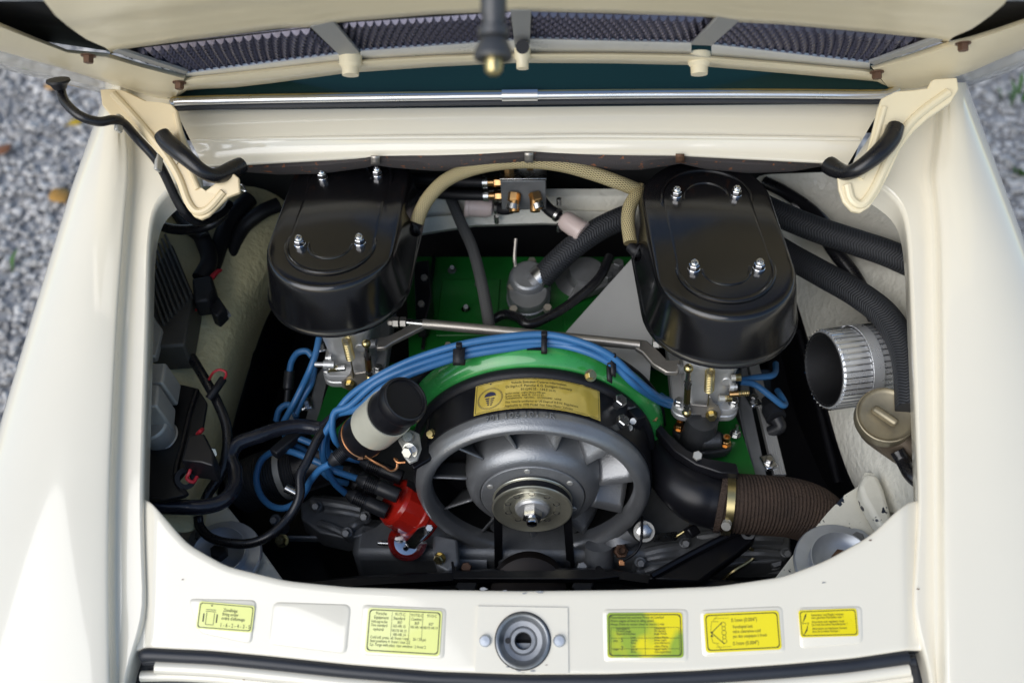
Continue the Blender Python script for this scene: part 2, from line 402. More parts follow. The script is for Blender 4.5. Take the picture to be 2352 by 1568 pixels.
def leaf(px, py, size, colr, ang, label, zz=.02):
    m = mat('leaf_'+label.split()[0], colr, .6, var=.4, vscale=60)
    c = Pz(px, py, zz); out = []; back = []
    for k in range(9):
        t = k/8; wd = math.sin(math.pi*t)**.8*size*.36
        for sgn, l in ((1, out), (-1, back)):
            x, y = (t-.5)*size, sgn*wd
            l.append(c+Vector((x*math.cos(ang)-y*math.sin(ang), x*math.sin(ang)+y*math.cos(ang), .25*abs(y)+.3*(t-.5)**2*size)))
    mid = [(a+b)/2-Vector((0, 0, .001)) for a, b in zip(out, back)]
    t_ = thing('fallen_leaf', label, 'leaf', c, 'fallen leaves on the gravel')
    ob('leaf_blade', MB().grid([out, mid, back]), m, t_, solid=.0006)
    ob('leaf_stem', MB().tube([mid[0], mid[0]-(mid[1]-mid[0])*1.5], .0012, 6), m, t_)
leaf(176, 282, .045, (.55, .36, .02), .6, 'yellow fallen leaf on gravel below the left hinge arm')
leaf(138, 452, .07, (.42, .22, .04), 2.3, 'tan fallen leaf half hidden behind the left fender')
leaf(8, 347, .055, (.25, .10, .04), 1.2, 'brown fallen leaf at the left edge of the gravel')
leaf(120, 200, .05, (.50, .28, .10), 2.8, 'pale brown fallen leaf beside the lid edge')
for px, py, n_, lab in ((2340, 245, 9, 'tuft of green grass in the gravel beside the right hinge'), (2349, 400, 6, 'small green weed in the gravel beyond the right fender'), (3, 640, 5, 'small green weed at the left edge of the gravel')):
    c = Pz(px, py, .0); mb = MB()
    for k in range(n_):
        a = random.uniform(0, 6.28); r_ = random.uniform(.01, .05); l = random.uniform(.03, .06)
        b = c+Vector((math.cos(a)*r_, math.sin(a)*r_, .004)); tip = b+Vector((math.cos(a)*l*.7, math.sin(a)*l*.7, l)); s_ = Vector((-math.sin(a), math.cos(a), 0))*.004
        mid = b.lerp(tip, .5)+Vector((0, 0, .012)); mb.grid([[b-s_, b+s_], [mid-s_*1.3, mid+s_*1.3], [tip-s_*.1, tip+s_*.1]])
    tag(ob('grass_tuft', mb, MATS.get('weed_green') or mat('weed_green', (.06, .16, .02), .6), solid=.0005), lab, 'grass', 'green weeds in the gravel')

# ================================================================ car body
BODY = thing('car_body', 'cream painted rear body of a classic car around the open engine bay', 'car body', (0, .2, 0))
ROWS = [190, 230, 260, 300, 345, 375, 395, 415, 440, 465, 500, 560, 640, 740, 850, 960, 1060, 1150, 1230, 1310, 1390, 1450, 1510, 1568, 1640, 1720]
def fender(side, edge, ridge, sil, name):
    rows = []
    sg = -1 if side == 'l' else 1
    for py in ROWS:
        e, r_, s_ = interp(edge, py), interp(ridge, py), interp(sil, py)
        w_ = s_-r_
        cols = []
        pe = Pr(e, py)
        cols.append(pe+Vector((sg*.003, 0, -.03)))
        cols.append(pe+Vector((-sg*.0005, 0, -.003)))
        cols.append(Pr(e+sg*3, py, .0005))
        cols.append(Pr(e+(r_-e)*.45, py, -.002))
        cols.append(Pr(r_-sg*24, py, -.004))
        cols.append(Pr(r_-sg*14, py, -.001))
        cols.append(Pr(r_-sg*3, py, .0125))
        cols.append(Pr(r_+sg*1, py, .0146))
        cols.append(Pr(r_+sg*14, py, .0165))
        for t, o_ in ((.18, .019), (.36, .021), (.55, .019), (.72, .013), (.86, .004), (.95, -.006)):
            cols.append(Pr(r_+w_*t, py, o_))
        p = Pr(s_, py, -.018); cols.append(p)
        d0 = (cols[-1]-cols[-2]).normalized()
        cols.append(p+Vector((sg*.012, 0, -.035)))
        cols.append(p+Vector((sg*.04, 0, -.13)))
        cols.append(p+Vector((sg*.07, 0, -.42)))
        rows.append(cols)
    return ob('fender', MB().grid(rows), M_paint, BODY, sharp=60, label=name, sub=1)
fender('l', [(190, 395), (250, 405), (330, 432), (375, 462), (390, 458), (405, 430), (430, 392), (460, 362), (500, 349), (560, 342), (700, 340), (900, 333), (1100, 328), (1150, 327), (1300, 331), (1390, 336), (1440, 326), (1490, 306), (1568, 285), (1700, 280)],
       [(190, 290), (300, 286), (345, 292), (410, 292), (536, 281), (757, 265), (1097, 250), (1300, 247), (1568, 250), (1720, 252)],
       [(190, 247), (215, 238), (430, 160), (690, 80), (950, 0), (1200, -65), (1568, -150), (1720, -180)], 'left rear fender')
fender('r', [(190, 2050), (250, 2030), (330, 1985), (375, 1948), (390, 1960), (405, 1992), (430, 2035), (460, 2066), (500, 2081), (560, 2088), (700, 2094), (900, 2103), (1100, 2110), (1150, 2112), (1300, 2104), (1390, 2097), (1440, 2106), (1490, 2124), (1568, 2140), (1720, 2150)],
       [(190, 2168), (300, 2164), (400, 2150), (536, 2163), (800, 2166), (1100, 2168), (1568, 2172), (1720, 2175)],
       [(190, 2222), (202, 2226), (536, 2352), (800, 2450), (1568, 2680), (1720, 2720)], 'right rear fender')

# cowl below the rear window
top_ = [(400, 248), (1193, 241), (2032, 232)]
edg_ = [(468, 384), (545, 380), (870, 362), (1200, 355), (1560, 358), (1930, 377), (1947, 379)]
rows = []
for k, (t, z_) in enumerate([(0, .906), (.25, .9005), (.48, .894), (.60, .8905), (.70, .884), (.80, .8795), (.90, .8755), (.97, .8735), (1.0, .871)]):
    row = []
    for i in range(41):
        s = i/40; xt = 400+s*(2032-400); xe = 468+s*(1947-468)
        x = xt+(xe-xt)*t; y = interp(top_, xt)*(1-t)+interp(edg_, xe)*t
        row.append(Pz(x, y, z_))
    rows.append(row)
rows.append([p+Vector((0, .003, -.004)) for p in rows[-1]]); rows.append([p+Vector((0, .02, -.008)) for p in rows[-1]])
rows.insert(0, [p+Vector((0, .004, -.006)) for p in rows[0]])
cowl = ob('cowl_panel', MB().grid(rows), M_paint, BODY, sharp=40, sub=1)
ob('panel_crease', MB().tube([Pz(440+(1975-440)*i/12, 319-8*math.sin(math.pi*i/12)+(1 if i > 6 else 3), .8908) for i in range(13)], .0022, 8), M_paint, cowl)

# rear window: glass, polished trim, joint clip, seal
win = ob('rear_window', MB().grid([[Pz(385+(2065-385)*i/30, 226 if 0 < i < 30 else 226, .918)+Vector((0, .62*t, .40*t-.06*t*t)) for i in range(31)] for t in (0, .06, .3, .6, 1)]), M_glass, BODY, label='dark green tinted rear window glass')
tl = [(392, 238), (420, 234), (600, 229), (900, 224), (1193, 220), (1500, 217), (1800, 217), (2010, 219), (2046, 214), (2060, 206)]
tr = ob('window_trim', MB().tube([Pz(x, y, .922) for x, y in tl], .0042, 12), M_trim, win)
ob('window_trim', MB().tube([Pz(x, y-9, .9235) for x, y in tl], .0018, 8), M_gold, win)
ob('trim_joint_clip', MB().tube([Pz(1153, 219.5, .9225), Pz(1235, 218.5, .9225)], .0062, 16), M_trim, win)
ob('window_seal', MB().tube([Pz(x, y+14, .914) for x, y in tl[:-1]], .0034, 10), M_seal, win)
# roof and parcel shelf seen dark through the glass
ob('parcel_shelf', MB().box((0, .75, .86), .78, .6, .02), M_bay, BODY)

# tail panel
te = [(327, 1142), (345, 1150), (375, 1182), (430, 1247), (520, 1298), (660, 1332), (800, 1346), (1000, 1352), (1200, 1355), (1450, 1352), (1650, 1344), (1800, 1322), (1900, 1284), (2000, 1228), (2060, 1170), (2090, 1150), (2112, 1146)]
be = [(306, 1492), (345, 1484), (480, 1490), (600, 1501), (800, 1522), (1000, 1538), (1200, 1545), (1400, 1544), (1600, 1536), (1800, 1522), (1960, 1508), (2080, 1490), (2122, 1490)]
cx = [327+ (2112-327)*i/72 for i in range(73)]
cx = sorted(set([327, 333, 340, 350, 362]+cx+[2104, 2095, 2085, 2072]))
rows = []
for t in (-1.2, -1, -.5, 0, .02, .05, .1, .2, .35, .5, .65, .8, .9, .96, 1, 1.02, 1.04):
    row = []
    for x in cx:
        yt = interp(te, x); xb = 306+(x-327)/(2112-327)*(2122-306); yb = interp(be, xb)
        tt = max(0, min(1, t)); px = x+(xb-x)*tt; py = yt+(yb-yt)*tt
        # sink a little beside the fender flanges so that their edge stands proud
        k = max(0, 1-min(abs(px-330), abs(px-2108))/30.); off = -.012*k*(1-tt*.5)
        off += -.0025*max(0, 1-tt/.05)
        p = Pp(px, py, off)
        if t < 0: p += Vector((0, .001*min(1, -t*2), .012*t*1.2))
        if t > 1: p += PN*(-.012 if t > 1.03 else -.003) + Vector((0, -.002, 0))
        row.append(p)
    rows.append(row)
mbp = MB().grid(rows); lc0 = Pp(*q8(1228, 1283), 0)
keep = [(f, u) for f, u in zip(mbp.f, mbp.uv) if (sum((mbp.v[i] for i in f), Vector())/4-lc0).length > .026]
mbp.f = [k[0] for k in keep]; mbp.uv = [k[1] for k in keep]
panel = ob('rear_panel', mbp, M_paint, BODY, sharp=60, sub=1)
def pad(corners, h=.0012, inset=.003, r_=12):
    pts = []
    n = len(corners)
    for i in range(n):
        a, b, c = [Vector((*corners[(i+k) % n], 0)) for k in (-1, 0, 1)]
        d1, d2 = (a-b).normalized(), (c-b).normalized()
        for k in range(5):
            t = k/4; p = (b+d1*r_*(1-t)**2+d2*r_*t**2); pts.append((p.x, p.y))
    cxx = sum(p[0] for p in pts)/len(pts); cyy = sum(p[1] for p in pts)/len(pts)
    ring = lambda s, o: [Pp(cxx+(x-cxx)*s, cyy+(y-cyy)*s, o) for x, y in pts]
    mb = MB().grid([ring(1.03, -.0004), ring(1.0, .0001), ring(.965, h*.8), ring(.94, h)], cv=True)
    rr = ring(.94, h); mb.add(rr, [list(range(len(rr)))])
    ob('embossed_pad', mb, M_paint, panel, sharp=70)
pad([q7(1265, 1000), q7(1725, 1010), q7(1690, 1305), q7(1340, 1230)], r_=14)
pad([q7(1835, 1022), q7(2338+20, 1040), q7(2338-10, 1372), q7(1805, 1305)], r_=16)
pad([q8(150, 1040), q8(715, 1065), q8(700, 1405), q8(140, 1375)], r_=12)
lc = Pp(*q8(1228, 1283), .0016)
x_, y_, _ = axes(PN)
ob('lock_plate', MB().prism([Pp(*p, .0016) for p in (q8(925, 1050), q8(1530, 1060), q8(1535, 1500), q8(905, 1490))], PN*-.0024, [[lc+x_*(.0245*math.cos(k*.1309))+y_*(.0245*math.sin(k*.1309)) for k in range(48)]]), M_paint, panel)
pad([q8(1765, 1070), q8(2338, 1070), q8(2338, 1425), q8(1775, 1425)], r_=12)
pad([q9(165, 1075), q9(715, 1050), q9(735, 1360), q9(180, 1390)], r_=12)
pad([q9(820, 1060), q9(1250, 1050), q9(1255, 1300), q9(835, 1335)], r_=12)
# lock receiver cup
ob('lock_cup', MB().lathe([(.0245, .0), (.0240, .0022), (.0226, .003), (.0212, .0022), (.0196, -.004), (.0172, -.0068), (.0128, -.0072), (.0108, -.0052), (.0078, -.0052), (.0070, -.008), (.0068, -.02), (1e-5, -.02)], lc, PN, 48), mat('worn_cup_zinc', (.26, .27, .28), .34, .7, 0, .35, 120), panel)
ob('lock_hole', MB().disc(lc-PN*.0049+Vector((-.0135, 0, 0)), PN, .0026, .0001, 16), M_bay, panel)
ob('cup_shadow_gap', MB().lathe([(.0244, .0008), (.0252, .0008)], lc, PN, 48), M_bay, panel)
for x in (975, 1472):
    ob('lock_bolt', MB().lathe([(1e-5, .004), (.0042, .0038), (.0053, .002), (.0055, 0)], Pp(*q8(x, 1283), .0016), PN, 24), M_zincblue, panel)
for px, py, s_ in ((1110, 1352, 7), (1160, 1356, 4), (1240, 1359, 9), (1205, 1362, 4), (1190, 1538, 6), (1225, 1540, 5), (1168, 1530, 4), (1255, 1526, 3), (420, 1330, 3), (936, 1459, 2.5), (1892, 1337, 4), (2108, 1352, 3), (2000, 1240, 3), (560, 1560, 3)):
    pts = []
    for k in range(9):
        a = k*.698; r_ = s_*random.uniform(.45, 1.1); pts.append(Pp(px+math.cos(a)*r_*1.5, py+math.sin(a)*r_*.55, .0022 if 1100 < px < 1300 and py > 1400 else .0007))
    ob('paint_chip', MB().add(pts, [list(range(9))]), M_rust if s_ < 4 else M_cast, panel)
# seal, lower lip tubes and the dark channel below the panel
def along(o_, off, x0=318, x1=2112, n=24): return [Pp(x0+(x1-x0)*i/n, interp(be, x0+(x1-x0)*i/n)+o_, off) for i in range(n+1)]
ob('lid_seal', MB().tube([Pp(330, 1506, -.01)]+along(18, -.007, 345, 2085), .0062, 14), M_seal, BODY)
ob('lid_seal', MB().tube(along(27, -.0125, 330, 2100), .005, 12), M_seal, BODY)
ob('lower_lip', MB().tube(along(46, -.012, 360, 2086), .0066, 14), M_paint, BODY)
ob('lower_lip', MB().tube(along(64, -.02, 325, 2092), .0052, 14), M_paint, BODY)
ob('drain_channel', MB().grid([along(o_, f_, 290, 2135) for o_, f_ in ((4, -.012), (10, -.03), (90, -.034), (160, -.03))]), M_seal, BODY)

# bay tub: black walls and floor
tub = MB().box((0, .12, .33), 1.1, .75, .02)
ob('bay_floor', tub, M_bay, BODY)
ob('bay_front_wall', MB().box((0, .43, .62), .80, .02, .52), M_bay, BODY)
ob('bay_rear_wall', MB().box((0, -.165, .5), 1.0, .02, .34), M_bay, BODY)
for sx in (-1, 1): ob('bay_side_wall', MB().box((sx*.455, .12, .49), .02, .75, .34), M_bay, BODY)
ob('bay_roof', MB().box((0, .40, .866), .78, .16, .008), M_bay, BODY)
# lower side trays (black sheet beside the engine)
ob('side_tray', MB().grid([[Pz(640, 560, .60), Pz(705, 700, .50), Pz(760, 700, .50)], [Pz(560, 900, .58), Pz(620, 960, .48), Pz(740, 960, .48)], [Pz(515, 1060, .56), Pz(560, 1180, .46), Pz(690, 1180, .46)], [Pz(480, 1200, .55), Pz(620, 1340, .46), Pz(760, 1340, .46)]]), M_black, BODY)
ob('side_tray', MB().grid([[Pz(1815, 640, .62), Pz(1790, 800, .52), Pz(1760, 800, .52)], [Pz(1872, 830, .60), Pz(1830, 960, .5), Pz(1780, 960, .5)], [Pz(1912, 975, .585), Pz(1890, 1100, .48), Pz(1800, 1100, .48)], [Pz(1962, 1125, .565), Pz(1960, 1200, .47), Pz(1850, 1200, .47)]]), M_black, BODY)
ob('tray_flange', MB().tube([Pz(1835, 760, .6), Pz(1880, 930, .575), Pz(1925, 1110, .56)], .004, 8), M_black, BODY)

# left wheel-house wall, underseal coated
lw = [  # outer (under rim), top crease, ridge, foot
    [(330, 430, .76), (470, 430, .735), (590, 420, .72), (680, 470, .70), (690, 560, .62)],
    [(325, 540, .745), (470, 540, .715), (560, 560, .70), (642, 585, .685), (668, 640, .60)],
    [(325, 640, .735), (440, 640, .70), (520, 650, .695), (588, 660, .68), (628, 700, .59)],
    [(320, 760, .72), (420, 760, .69), (490, 760, .685), (548, 752, .672), (600, 755, .585)],
    [(318, 880, .71), (400, 880, .68), (460, 880, .675), (520, 860, .662), (562, 880, .575)],
    [(315, 1000, .70), (390, 1000, .665), (440, 1000, .66), (500, 985, .65), (530, 990, .565)],
    [(315, 1100, .69), (390, 1110, .655), (430, 1115, .65), (472, 1100, .64), (505, 1110, .56)],
    [(330, 1200, .68), (400, 1220, .645), (430, 1225, .64), (455, 1210, .63), (480, 1220, .55)]]
ob('wheelhouse_wall', MB().grid([[Pz(*p) for p in r_] for r_ in lw]), M_under_bounce, BODY, sharp=80, sub=2)
rw = [
    [(1720, 400, .76), (1790, 400, .76), (1890, 395, .765), (1990, 395, .775), (2110, 420, .80)],
    [(1745, 470, .70), (1815, 470, .715), (1900, 480, .73), (1990, 500, .75), (2105, 520, .78)],
    [(1800, 600, .65), (1870, 590, .69), (1945, 600, .715), (2010, 610, .73), (2110, 620, .765)],
    [(1842, 730, .62), (1905, 720, .665), (1970, 730, .69), (2030, 740, .71), (2115, 740, .75)],
    [(1880, 860, .60), (1935, 860, .645), (1990, 870, .67), (2045, 880, .69), (2120, 870, .735)],
    [(1913, 985, .585), (1960, 985, .63), (2010, 1000, .65), (2060, 1010, .675), (2125, 1000, .72)],
    [(1940, 1070, .575), (1985, 1075, .62), (2030, 1090, .64), (2075, 1100, .66), (2128, 1100, .705)],
    [(1975, 1150, .57), (2010, 1160, .60), (2050, 1180, .62), (2085, 1180, .64), (2130, 1180, .69)]]
ob('wheelhouse_wall', MB().grid([[Pz(*p) for p in r_] for r_ in rw]), M_under_g, BODY, sharp=80, sub=2)
# cream firewall member behind the engine
ob('firewall_member', MB().grid([[Py(px, interp([(940, 452), (1200, 440), (1480, 440)], px)-6, .375) for px in range(930, 1491, 40)],
    [Py(px, interp([(940, 462), (1200, 452), (1480, 450)], px), .365) for px in range(930, 1491, 40)],
    [Py(px, interp([(940, 500), (1200, 478), (1480, 486)], px), .362) for px in range(930, 1491, 40)],
    [Py(px, interp([(940, 503), (1200, 481), (1480, 490)], px), .350) for px in range(930, 1491, 40)],
    [Py(px, interp([(940, 540), (1088, 517), (1240, 512), (1480, 520)], px), .346) for px in range(930, 1491, 40)],
    [Py(px, interp([(940, 545), (1088, 521), (1240, 516), (1480, 524)], px), .36) for px in range(930, 1491, 40)]]), M_under_g, BODY, sharp=30)
# tail brackets that carry the engine mounts
bk = [zF(2330, 520), zF(2200, 600), zF(2050, 760), zF(1800, 1060), zF(1500, 1450), (1760, 1372), (2010, 1372), (2090, 1250), (2052, 1168), zF(2700, 800), q9(1360, 160), q9(1270, 150)]
ob('mount_bracket', MB().prism([Pz(x, y, .585+.00016*(1340-y)) for x, y in bk], (0, 0, -.012)), M_chip, BODY, bevel=.003, label='chipped cream right engine mount bracket')
rib = [q9(1270, 150), q9(1360, 165), q9(1400, 260), q9(1460, 470), q9(1400, 560), q9(1330, 450), q9(1260, 330), q9(1230, 240)]
ob('bracket_rib', MB().prism([Pz(x, y, .628+.00010*(1250-y)) for x, y in rib], (0, 0, -.02)), M_chip, BODY, bevel=.005, bseg=3)
bk = [q7(1430, 270), q7(1490, 330), q7(1640, 520), q7(1780, 700), q7(1900, 870), (690, 1420), (440, 1420), (400, 1250), q7(1150, 520), q7(1290, 300)]
ob('mount_bracket', MB().prism([Pz(x, y, .59) for x, y in bk], (0, 0, -.012)), M_under_g, BODY, bevel=.003, label='cream left engine mount bracket')

# felt mat hanging below the cowl
edge = [(520, 388), (560, 391), (640, 397), (740, 395), (840, 381), (862, 375), (900, 381), (1000, 389), (1090, 387), (1180, 377), (1215, 371), (1260, 378), (1360, 388), (1470, 386), (1540, 376), (1562, 371), (1620, 384), (1720, 394), (1820, 390), (1880, 379), (1900, 376)]
xs = [518+(1902-518)*i/90 for i in range(91)]
rows = []
for t in (0, .25, .5, .75, .92, 1, 1.04):
    rows.append([Py(x, interp(edg_, x)-8+(interp(edge, x)-interp(edg_, x)+8)*min(1, t), .282-.012*math.sin(math.pi*min(1, t))+(.01 if t > 1 else 0)) for x in xs])
felt = tag(ob('felt_mat', MB().grid(rows), M_felt, sharp=80, solid=.004), 'dark rust-flecked felt sound mat sagging below the cream cowl', 'mat')
for x in (545, 862, 1215, 1562, 1893):
    w_ = 20
    ob('retaining_clip', MB().grid([[Py(x+s_*w_-w_/2, interp(edg_, x)-4+k*(interp(edge, x)-interp(edg_, x)+6)/3, .266) for s_ in (0, 1)] for k in range(4)]), M_rust if x in (1562,) else M_barrod, felt, solid=.0015)

# ================================================================ engine lid, open above the bay
LO = Vector((0, .30, .945)); LD = Vector((0, -.682, .7314)); LN = Vector((0, -.7314, -.682))
def Pl(px, py, n=0.0): return Pn(px, py, LO+LN*n, LN)
LID = thing('engine_hood', 'open cream engine lid with black mesh grille seen from below', 'engine lid', (0, .3, .95))
lb = [(397, 236), (404, 222), (420, 210), (460, 205), (534, 202), (620, 192), (800, 168), (1000, 154), (1191, 145), (1400, 146), (1581, 150), (1700, 160), (1826, 171), (1960, 183), (2014, 188), (2048, 209)]
lt = [(431, 176), (600, 158), (780, 138), (1000, 126), (1174, 120), (1400, 120), (1581, 123), (1627, 127), (1800, 141), (1997, 159)]
rows = []
for t, n_ in ((-.03, -.012), (0, -.002), (.12, .003), (.3, .006), (.55, .007), (.78, .0055), (.92, .002), (1.0, -.002), (1.02, -.012)):
    row = []
    for i in range(61):
        s = i/60; x0 = 400+s*(2044-400); x1 = 425+s*(2003-425); tt = max(0, min(1, t))
        x = x0+(x1-x0)*tt; y = interp(lb, x0)*(1-tt)+interp(lt, x1)*tt
        row.append(Pl(x, y, n_))
    rows.append(row)
ob('lower_frame', MB().grid(rows), M_paint_bounce, LID, sharp=60)
def rail(top, bot, lip, nm):
    rows = []
    for t, n_ in ((0, -.02), (.02, .0), (.15, .005), (.5, .007), (.85, .006), (1, .001), (1.02, -.006)):
        rows.append([Pl(a[0]+(b[0]-a[0])*min(1, t), a[1]+(b[1]-a[1])*min(1, t), n_) for a, b in zip(top, bot)])
    ob('side_rail', MB().grid(rows), M_paint_bounce, LID, sharp=60, label=nm)
    ob('outer_edge', MB().grid([[Pl(*a, -.006) for a in bot], [Pl(*((a[0]+b[0])/2, (a[1]+b[1])/2), -.010) for a, b in zip(bot, lip)], [Pl(*b, -.012) for b in lip], [Pl(*b, -.026) for b in lip]]), M_paint, LID, sharp=60)
rail([(-330, -80), (-150, -5), (0, 52), (80, 85), (154, 114), (246, 122), (330, 146), (428, 171)],
     [(-330, 22), (-150, 72), (0, 117), (80, 140), (150, 160), (230, 185), (315, 212), (398, 236)],
     [(-330, 66), (-150, 118), (0, 158), (80, 178), (150, 194), (222, 212), (300, 228), (380, 246)], 'left side rail')
rail([(2720, -70), (2500, -5), (2352, 43), (2290, 64), (2236, 81), (2170, 97), (2090, 123), (1999, 151)],
     [(2720, -10), (2500, 62), (2352, 113), (2290, 139), (2236, 163), (2170, 186), (2105, 203), (2048, 211)],
     [(2720, 30), (2500, 100), (2352, 152), (2290, 176), (2240, 194), (2200, 207), (2130, 222), (2070, 228)], 'right side rail')
ut = [(253, 121), (300, 110), (480, 85), (650, 62), (690, 63), (720, 62), (781, 50), (1000, 32), (1191, 25), (1400, 30), (1581, 36), (1641, 40), (1680, 50), (1800, 56), (2000, 74), (2120, 86), (2178, 97)]
rows = []
for dy, n_, shr in ((4, -.016, 0), (0, -.002, 0), (-5, .003, 4), (-12, .006, 14), (-22, .004, 40), (-30, .008, 60), (-42, .006, 80), (-62, .010, 110), (-85, .011, 140), (-120, .006, 170), (-200, .006, 200)):
    row = []
    for i in range(61):
        s = i/60; x = 253+shr*-.9+s*(2178-253+shr*1.8); xx = 253+s*(2178-253)
        row.append(Pl(x, interp(ut, xx)+dy*(1 if dy > -50 else 1.0), n_))
    rows.append(row)
ob('upper_frame', MB().grid(rows), M_paint_bounce, LID, sharp=70)
ob('lid_skin', MB().grid([[Pl(-500, 5, -.03), Pl(2900, 5, -.03)], [Pl(-700, -250, -.03), Pl(3000, -250, -.03)]]), M_paint, LID, solid=.001)
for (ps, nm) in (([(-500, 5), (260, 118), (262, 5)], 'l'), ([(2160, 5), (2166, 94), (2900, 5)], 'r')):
    ob('pocket_shade', MB().add([Pl(*p, -.0205) for p in ps], [[0, 1, 2]]), M_bay, LID, solid=.001)  # black sheet added to paint the shade in the lid's corner pockets
GR = [[(268, 116), (712, 66), (778, 121), (427, 165)], [(762, 54), (1176, 27), (1182, 89), (828, 114)], [(1218, 26), (1660, 41), (1588, 95), (1214, 86)], [(1652, 42), (2148, 90), (1998, 141), (1634, 98)]]
def bil(q, a, b): return ((q[0][0]*(1-a)+q[1][0]*a)*(1-b)+(q[3][0]*(1-a)+q[2][0]*a)*b, (q[0][1]*(1-a)+q[1][1]*a)*(1-b)+(q[3][1]*(1-a)+q[2][1]*a)*b)
names = ('leftmost grille panel', 'second grille panel from the left', 'second grille panel from the right', 'rightmost grille panel')
for gi, q in enumerate(GR):
    c3 = [Pl(*p, -.006) for p in q]
    def G(a, b, n_): return c3[0]*(1-a)*(1-b)+c3[1]*a*(1-b)+c3[2]*a*b+c3[3]*(1-a)*b + LN*n_
    mbf = MB()
    for (a0, a1, b0, b1) in ((0, 1, 0, .03), (0, 1, .97, 1), (0, .012, 0, 1), (.988, 1, 0, 1)): mbf.grid([[G(a, b, -.001) for a in (a0, a1)] for b in (b0, b1)])
    pan = ob('grille_panel', mbf, M_bay, LID, label=names[gi], solid=.002)
    nx, ny = 21, 9; mb = MB()
    for j in range(ny):
        for i in range(-1, nx):
            ox = .5*(j % 2); a0 = (i+ox)/nx; a1 = (i+1+ox)/nx
            a0, a1 = max(0, a0), min(1, a1)
            if a1-a0 < .2/nx: continue
            b0 = j/ny; am = (a0+a1)/2; h = 1/ny
            tp = [G(a0+(a1-a0)*k/4, max(0, b0-.35*h*(1-abs(k-2)/2)), -.002) for k in range(5)]
            bt = [G(a0+(a1-a0)*k/4, min(1, b0+h*(.10+.62*(1-((k-2)/2)**2))), .0050*(1-((k-2)/2)**2)+.0002) for k in range(5)]
            md = [x_.lerp(y_, .55)+LN*.0022*(1-((k-2)/2)**2) for k, (x_, y_) in enumerate(zip(tp, bt))]
            mb.grid([tp, md, bt])
    ob('grille_mesh', mb, M_grille, pan, kind='stuff', merge=False)
    lo = [(bil(q, a, 1)) for a in [k/8 for k in range(9)]]
    ob('grille_flange', MB().grid([[Pl(x, y-2, -.004) for x, y in lo], [Pl(x, y+4, .000) for x, y in lo], [Pl(x, interp(lt, x)+3, .000) for x, y in lo], [Pl(x, interp(lt, x)+5, -.01) for x, y in lo]]), M_white, LID)
def strip(a, b, c, d, nm, m_, n_=.001, th=.003):
    return ob(nm, MB().prism([Pl(*p, n_) for p in (a, b, c, d)], LN*-th), m_, LID, bevel=.0006)
strip((712, 62), (764, 50), (826, 122), (780, 128), 'grille_bracket', M_panelgrey)
strip((1172, 24), (1220, 24), (1217, 102), (1182, 104), 'grille_bracket', M_panelgrey)
strip((1660, 38), (1652, 36), (1634, 104), (1590, 104), 'grille_bracket', M_panelgrey)
strip((1652, 38), (1700, 47), (1634, 106), (1588, 104), 'grille_bracket', M_panelgrey, .002)
strip((258, 120), (272, 114), (432, 166), (425, 172), 'grille_bracket', M_panelgrey)
strip((2146, 90), (2166, 94), (2008, 150), (1995, 145), 'grille_bracket', M_panelgrey)
for x, y in ((203, 127), (412, 189), (2212, 99), (2014, 165)):
    ob('lid_bolt', MB().hexa(Pl(x, y, .006), LN, .0048, .006, washer=.0066), M_rust, LID)
for x, y, s_ in ((805, 134, 1), (1606, 132, 1), (1200, 118, .7)):
    ob('frame_boss', MB().lathe([(.011*s_, -.004), (.0105*s_, .006), (.0082*s_, .009), (.0078*s_, .016), (1e-5, .0165)], Pl(x, y, .002), LN, 24), M_paint_bounce, LID)
ob('rubber_buffer', MB().cyl(Pl(1200, 108, .004), Pl(1200, 108, .012), .006), M_rubber, LID)

# latch pin hanging from the lid
pb = Pd(1133, -195, .62)+LN*.022
pin = thing('latch_pin', 'blurred dark latch pin with brass tip hanging from the lid', 'latch', pb)
ob('pin_bracket', MB().box(pb-LN*.018, .05, .03, .006, axes(LN)), M_panelgrey, pin, bevel=.001)
ob('pin_shaft', MB().cyl(pb-LN*.02, pb+LN*.06, .0052), M_pin, pin)
ob('pin_sleeve', MB().lathe([(.0060, .018), (.0080, .02), (.0083, .040), (.0072, .042), (.0072, .048), (.0098, .049), (.0098, .054), (.005, .055)], pb, LN, 28), M_pin, pin)
ob('pin_cup', MB().lathe([(.005, .052), (.0082, .055), (.0115, .062), (.0124, .066), (.0115, .068), (.005, .0675)], pb, LN, 28), M_pin, pin)
ob('pin_tip', MB().lathe([(.0056, .066), (.0058, .072), (.005, .076), (.0026, .078), (1e-5, .0782)], pb, LN, 24), M_gold, pin)

# hinge arms
def arm(outline, holes, label, zf, creases, M_paint_bounce=M_hinge_shade):
    h = thing('hinge_arm', label, 'hinge', Pz(*outline[0], zf(*outline[0])), 'lid hinge arms')
    ob('arm_plate', MB().prism([Pz(x, y, zf(x, y)) for x, y in outline], (0, .002, -.004), [[Pz(x, y, zf(x, y)) for x, y in hh] for hh in holes]), M_paint_bounce, h, bevel=.0012)
    for c_, r_ in creases:
        ob('pressed_rib', MB().tube([Pz(x, y, zf(x, y)) for x, y in c_], r_, 10), M_paint_bounce, h)
    return h
zl = lambda x, y: .955-(y-205)/295*.085
o_ = [q1(*p) for p in [(670, 600), (760, 596), (850, 612), (990, 680), (1100, 690), (1160, 705), (1192, 745), (1225, 880), (1265, 1030), (1300, 1150), (1345, 1252), (1380, 1278), (1430, 1240), (1515, 1180), (1570, 1165), (1605, 1195), (1612, 1290), (1530, 1322), (1460, 1390), (1400, 1450), (1350, 1472), (1300, 1452), (1255, 1390), (1215, 1250), (1165, 1130), (1080, 1050), (950, 900), (830, 805), (740, 772), (685, 705)]]
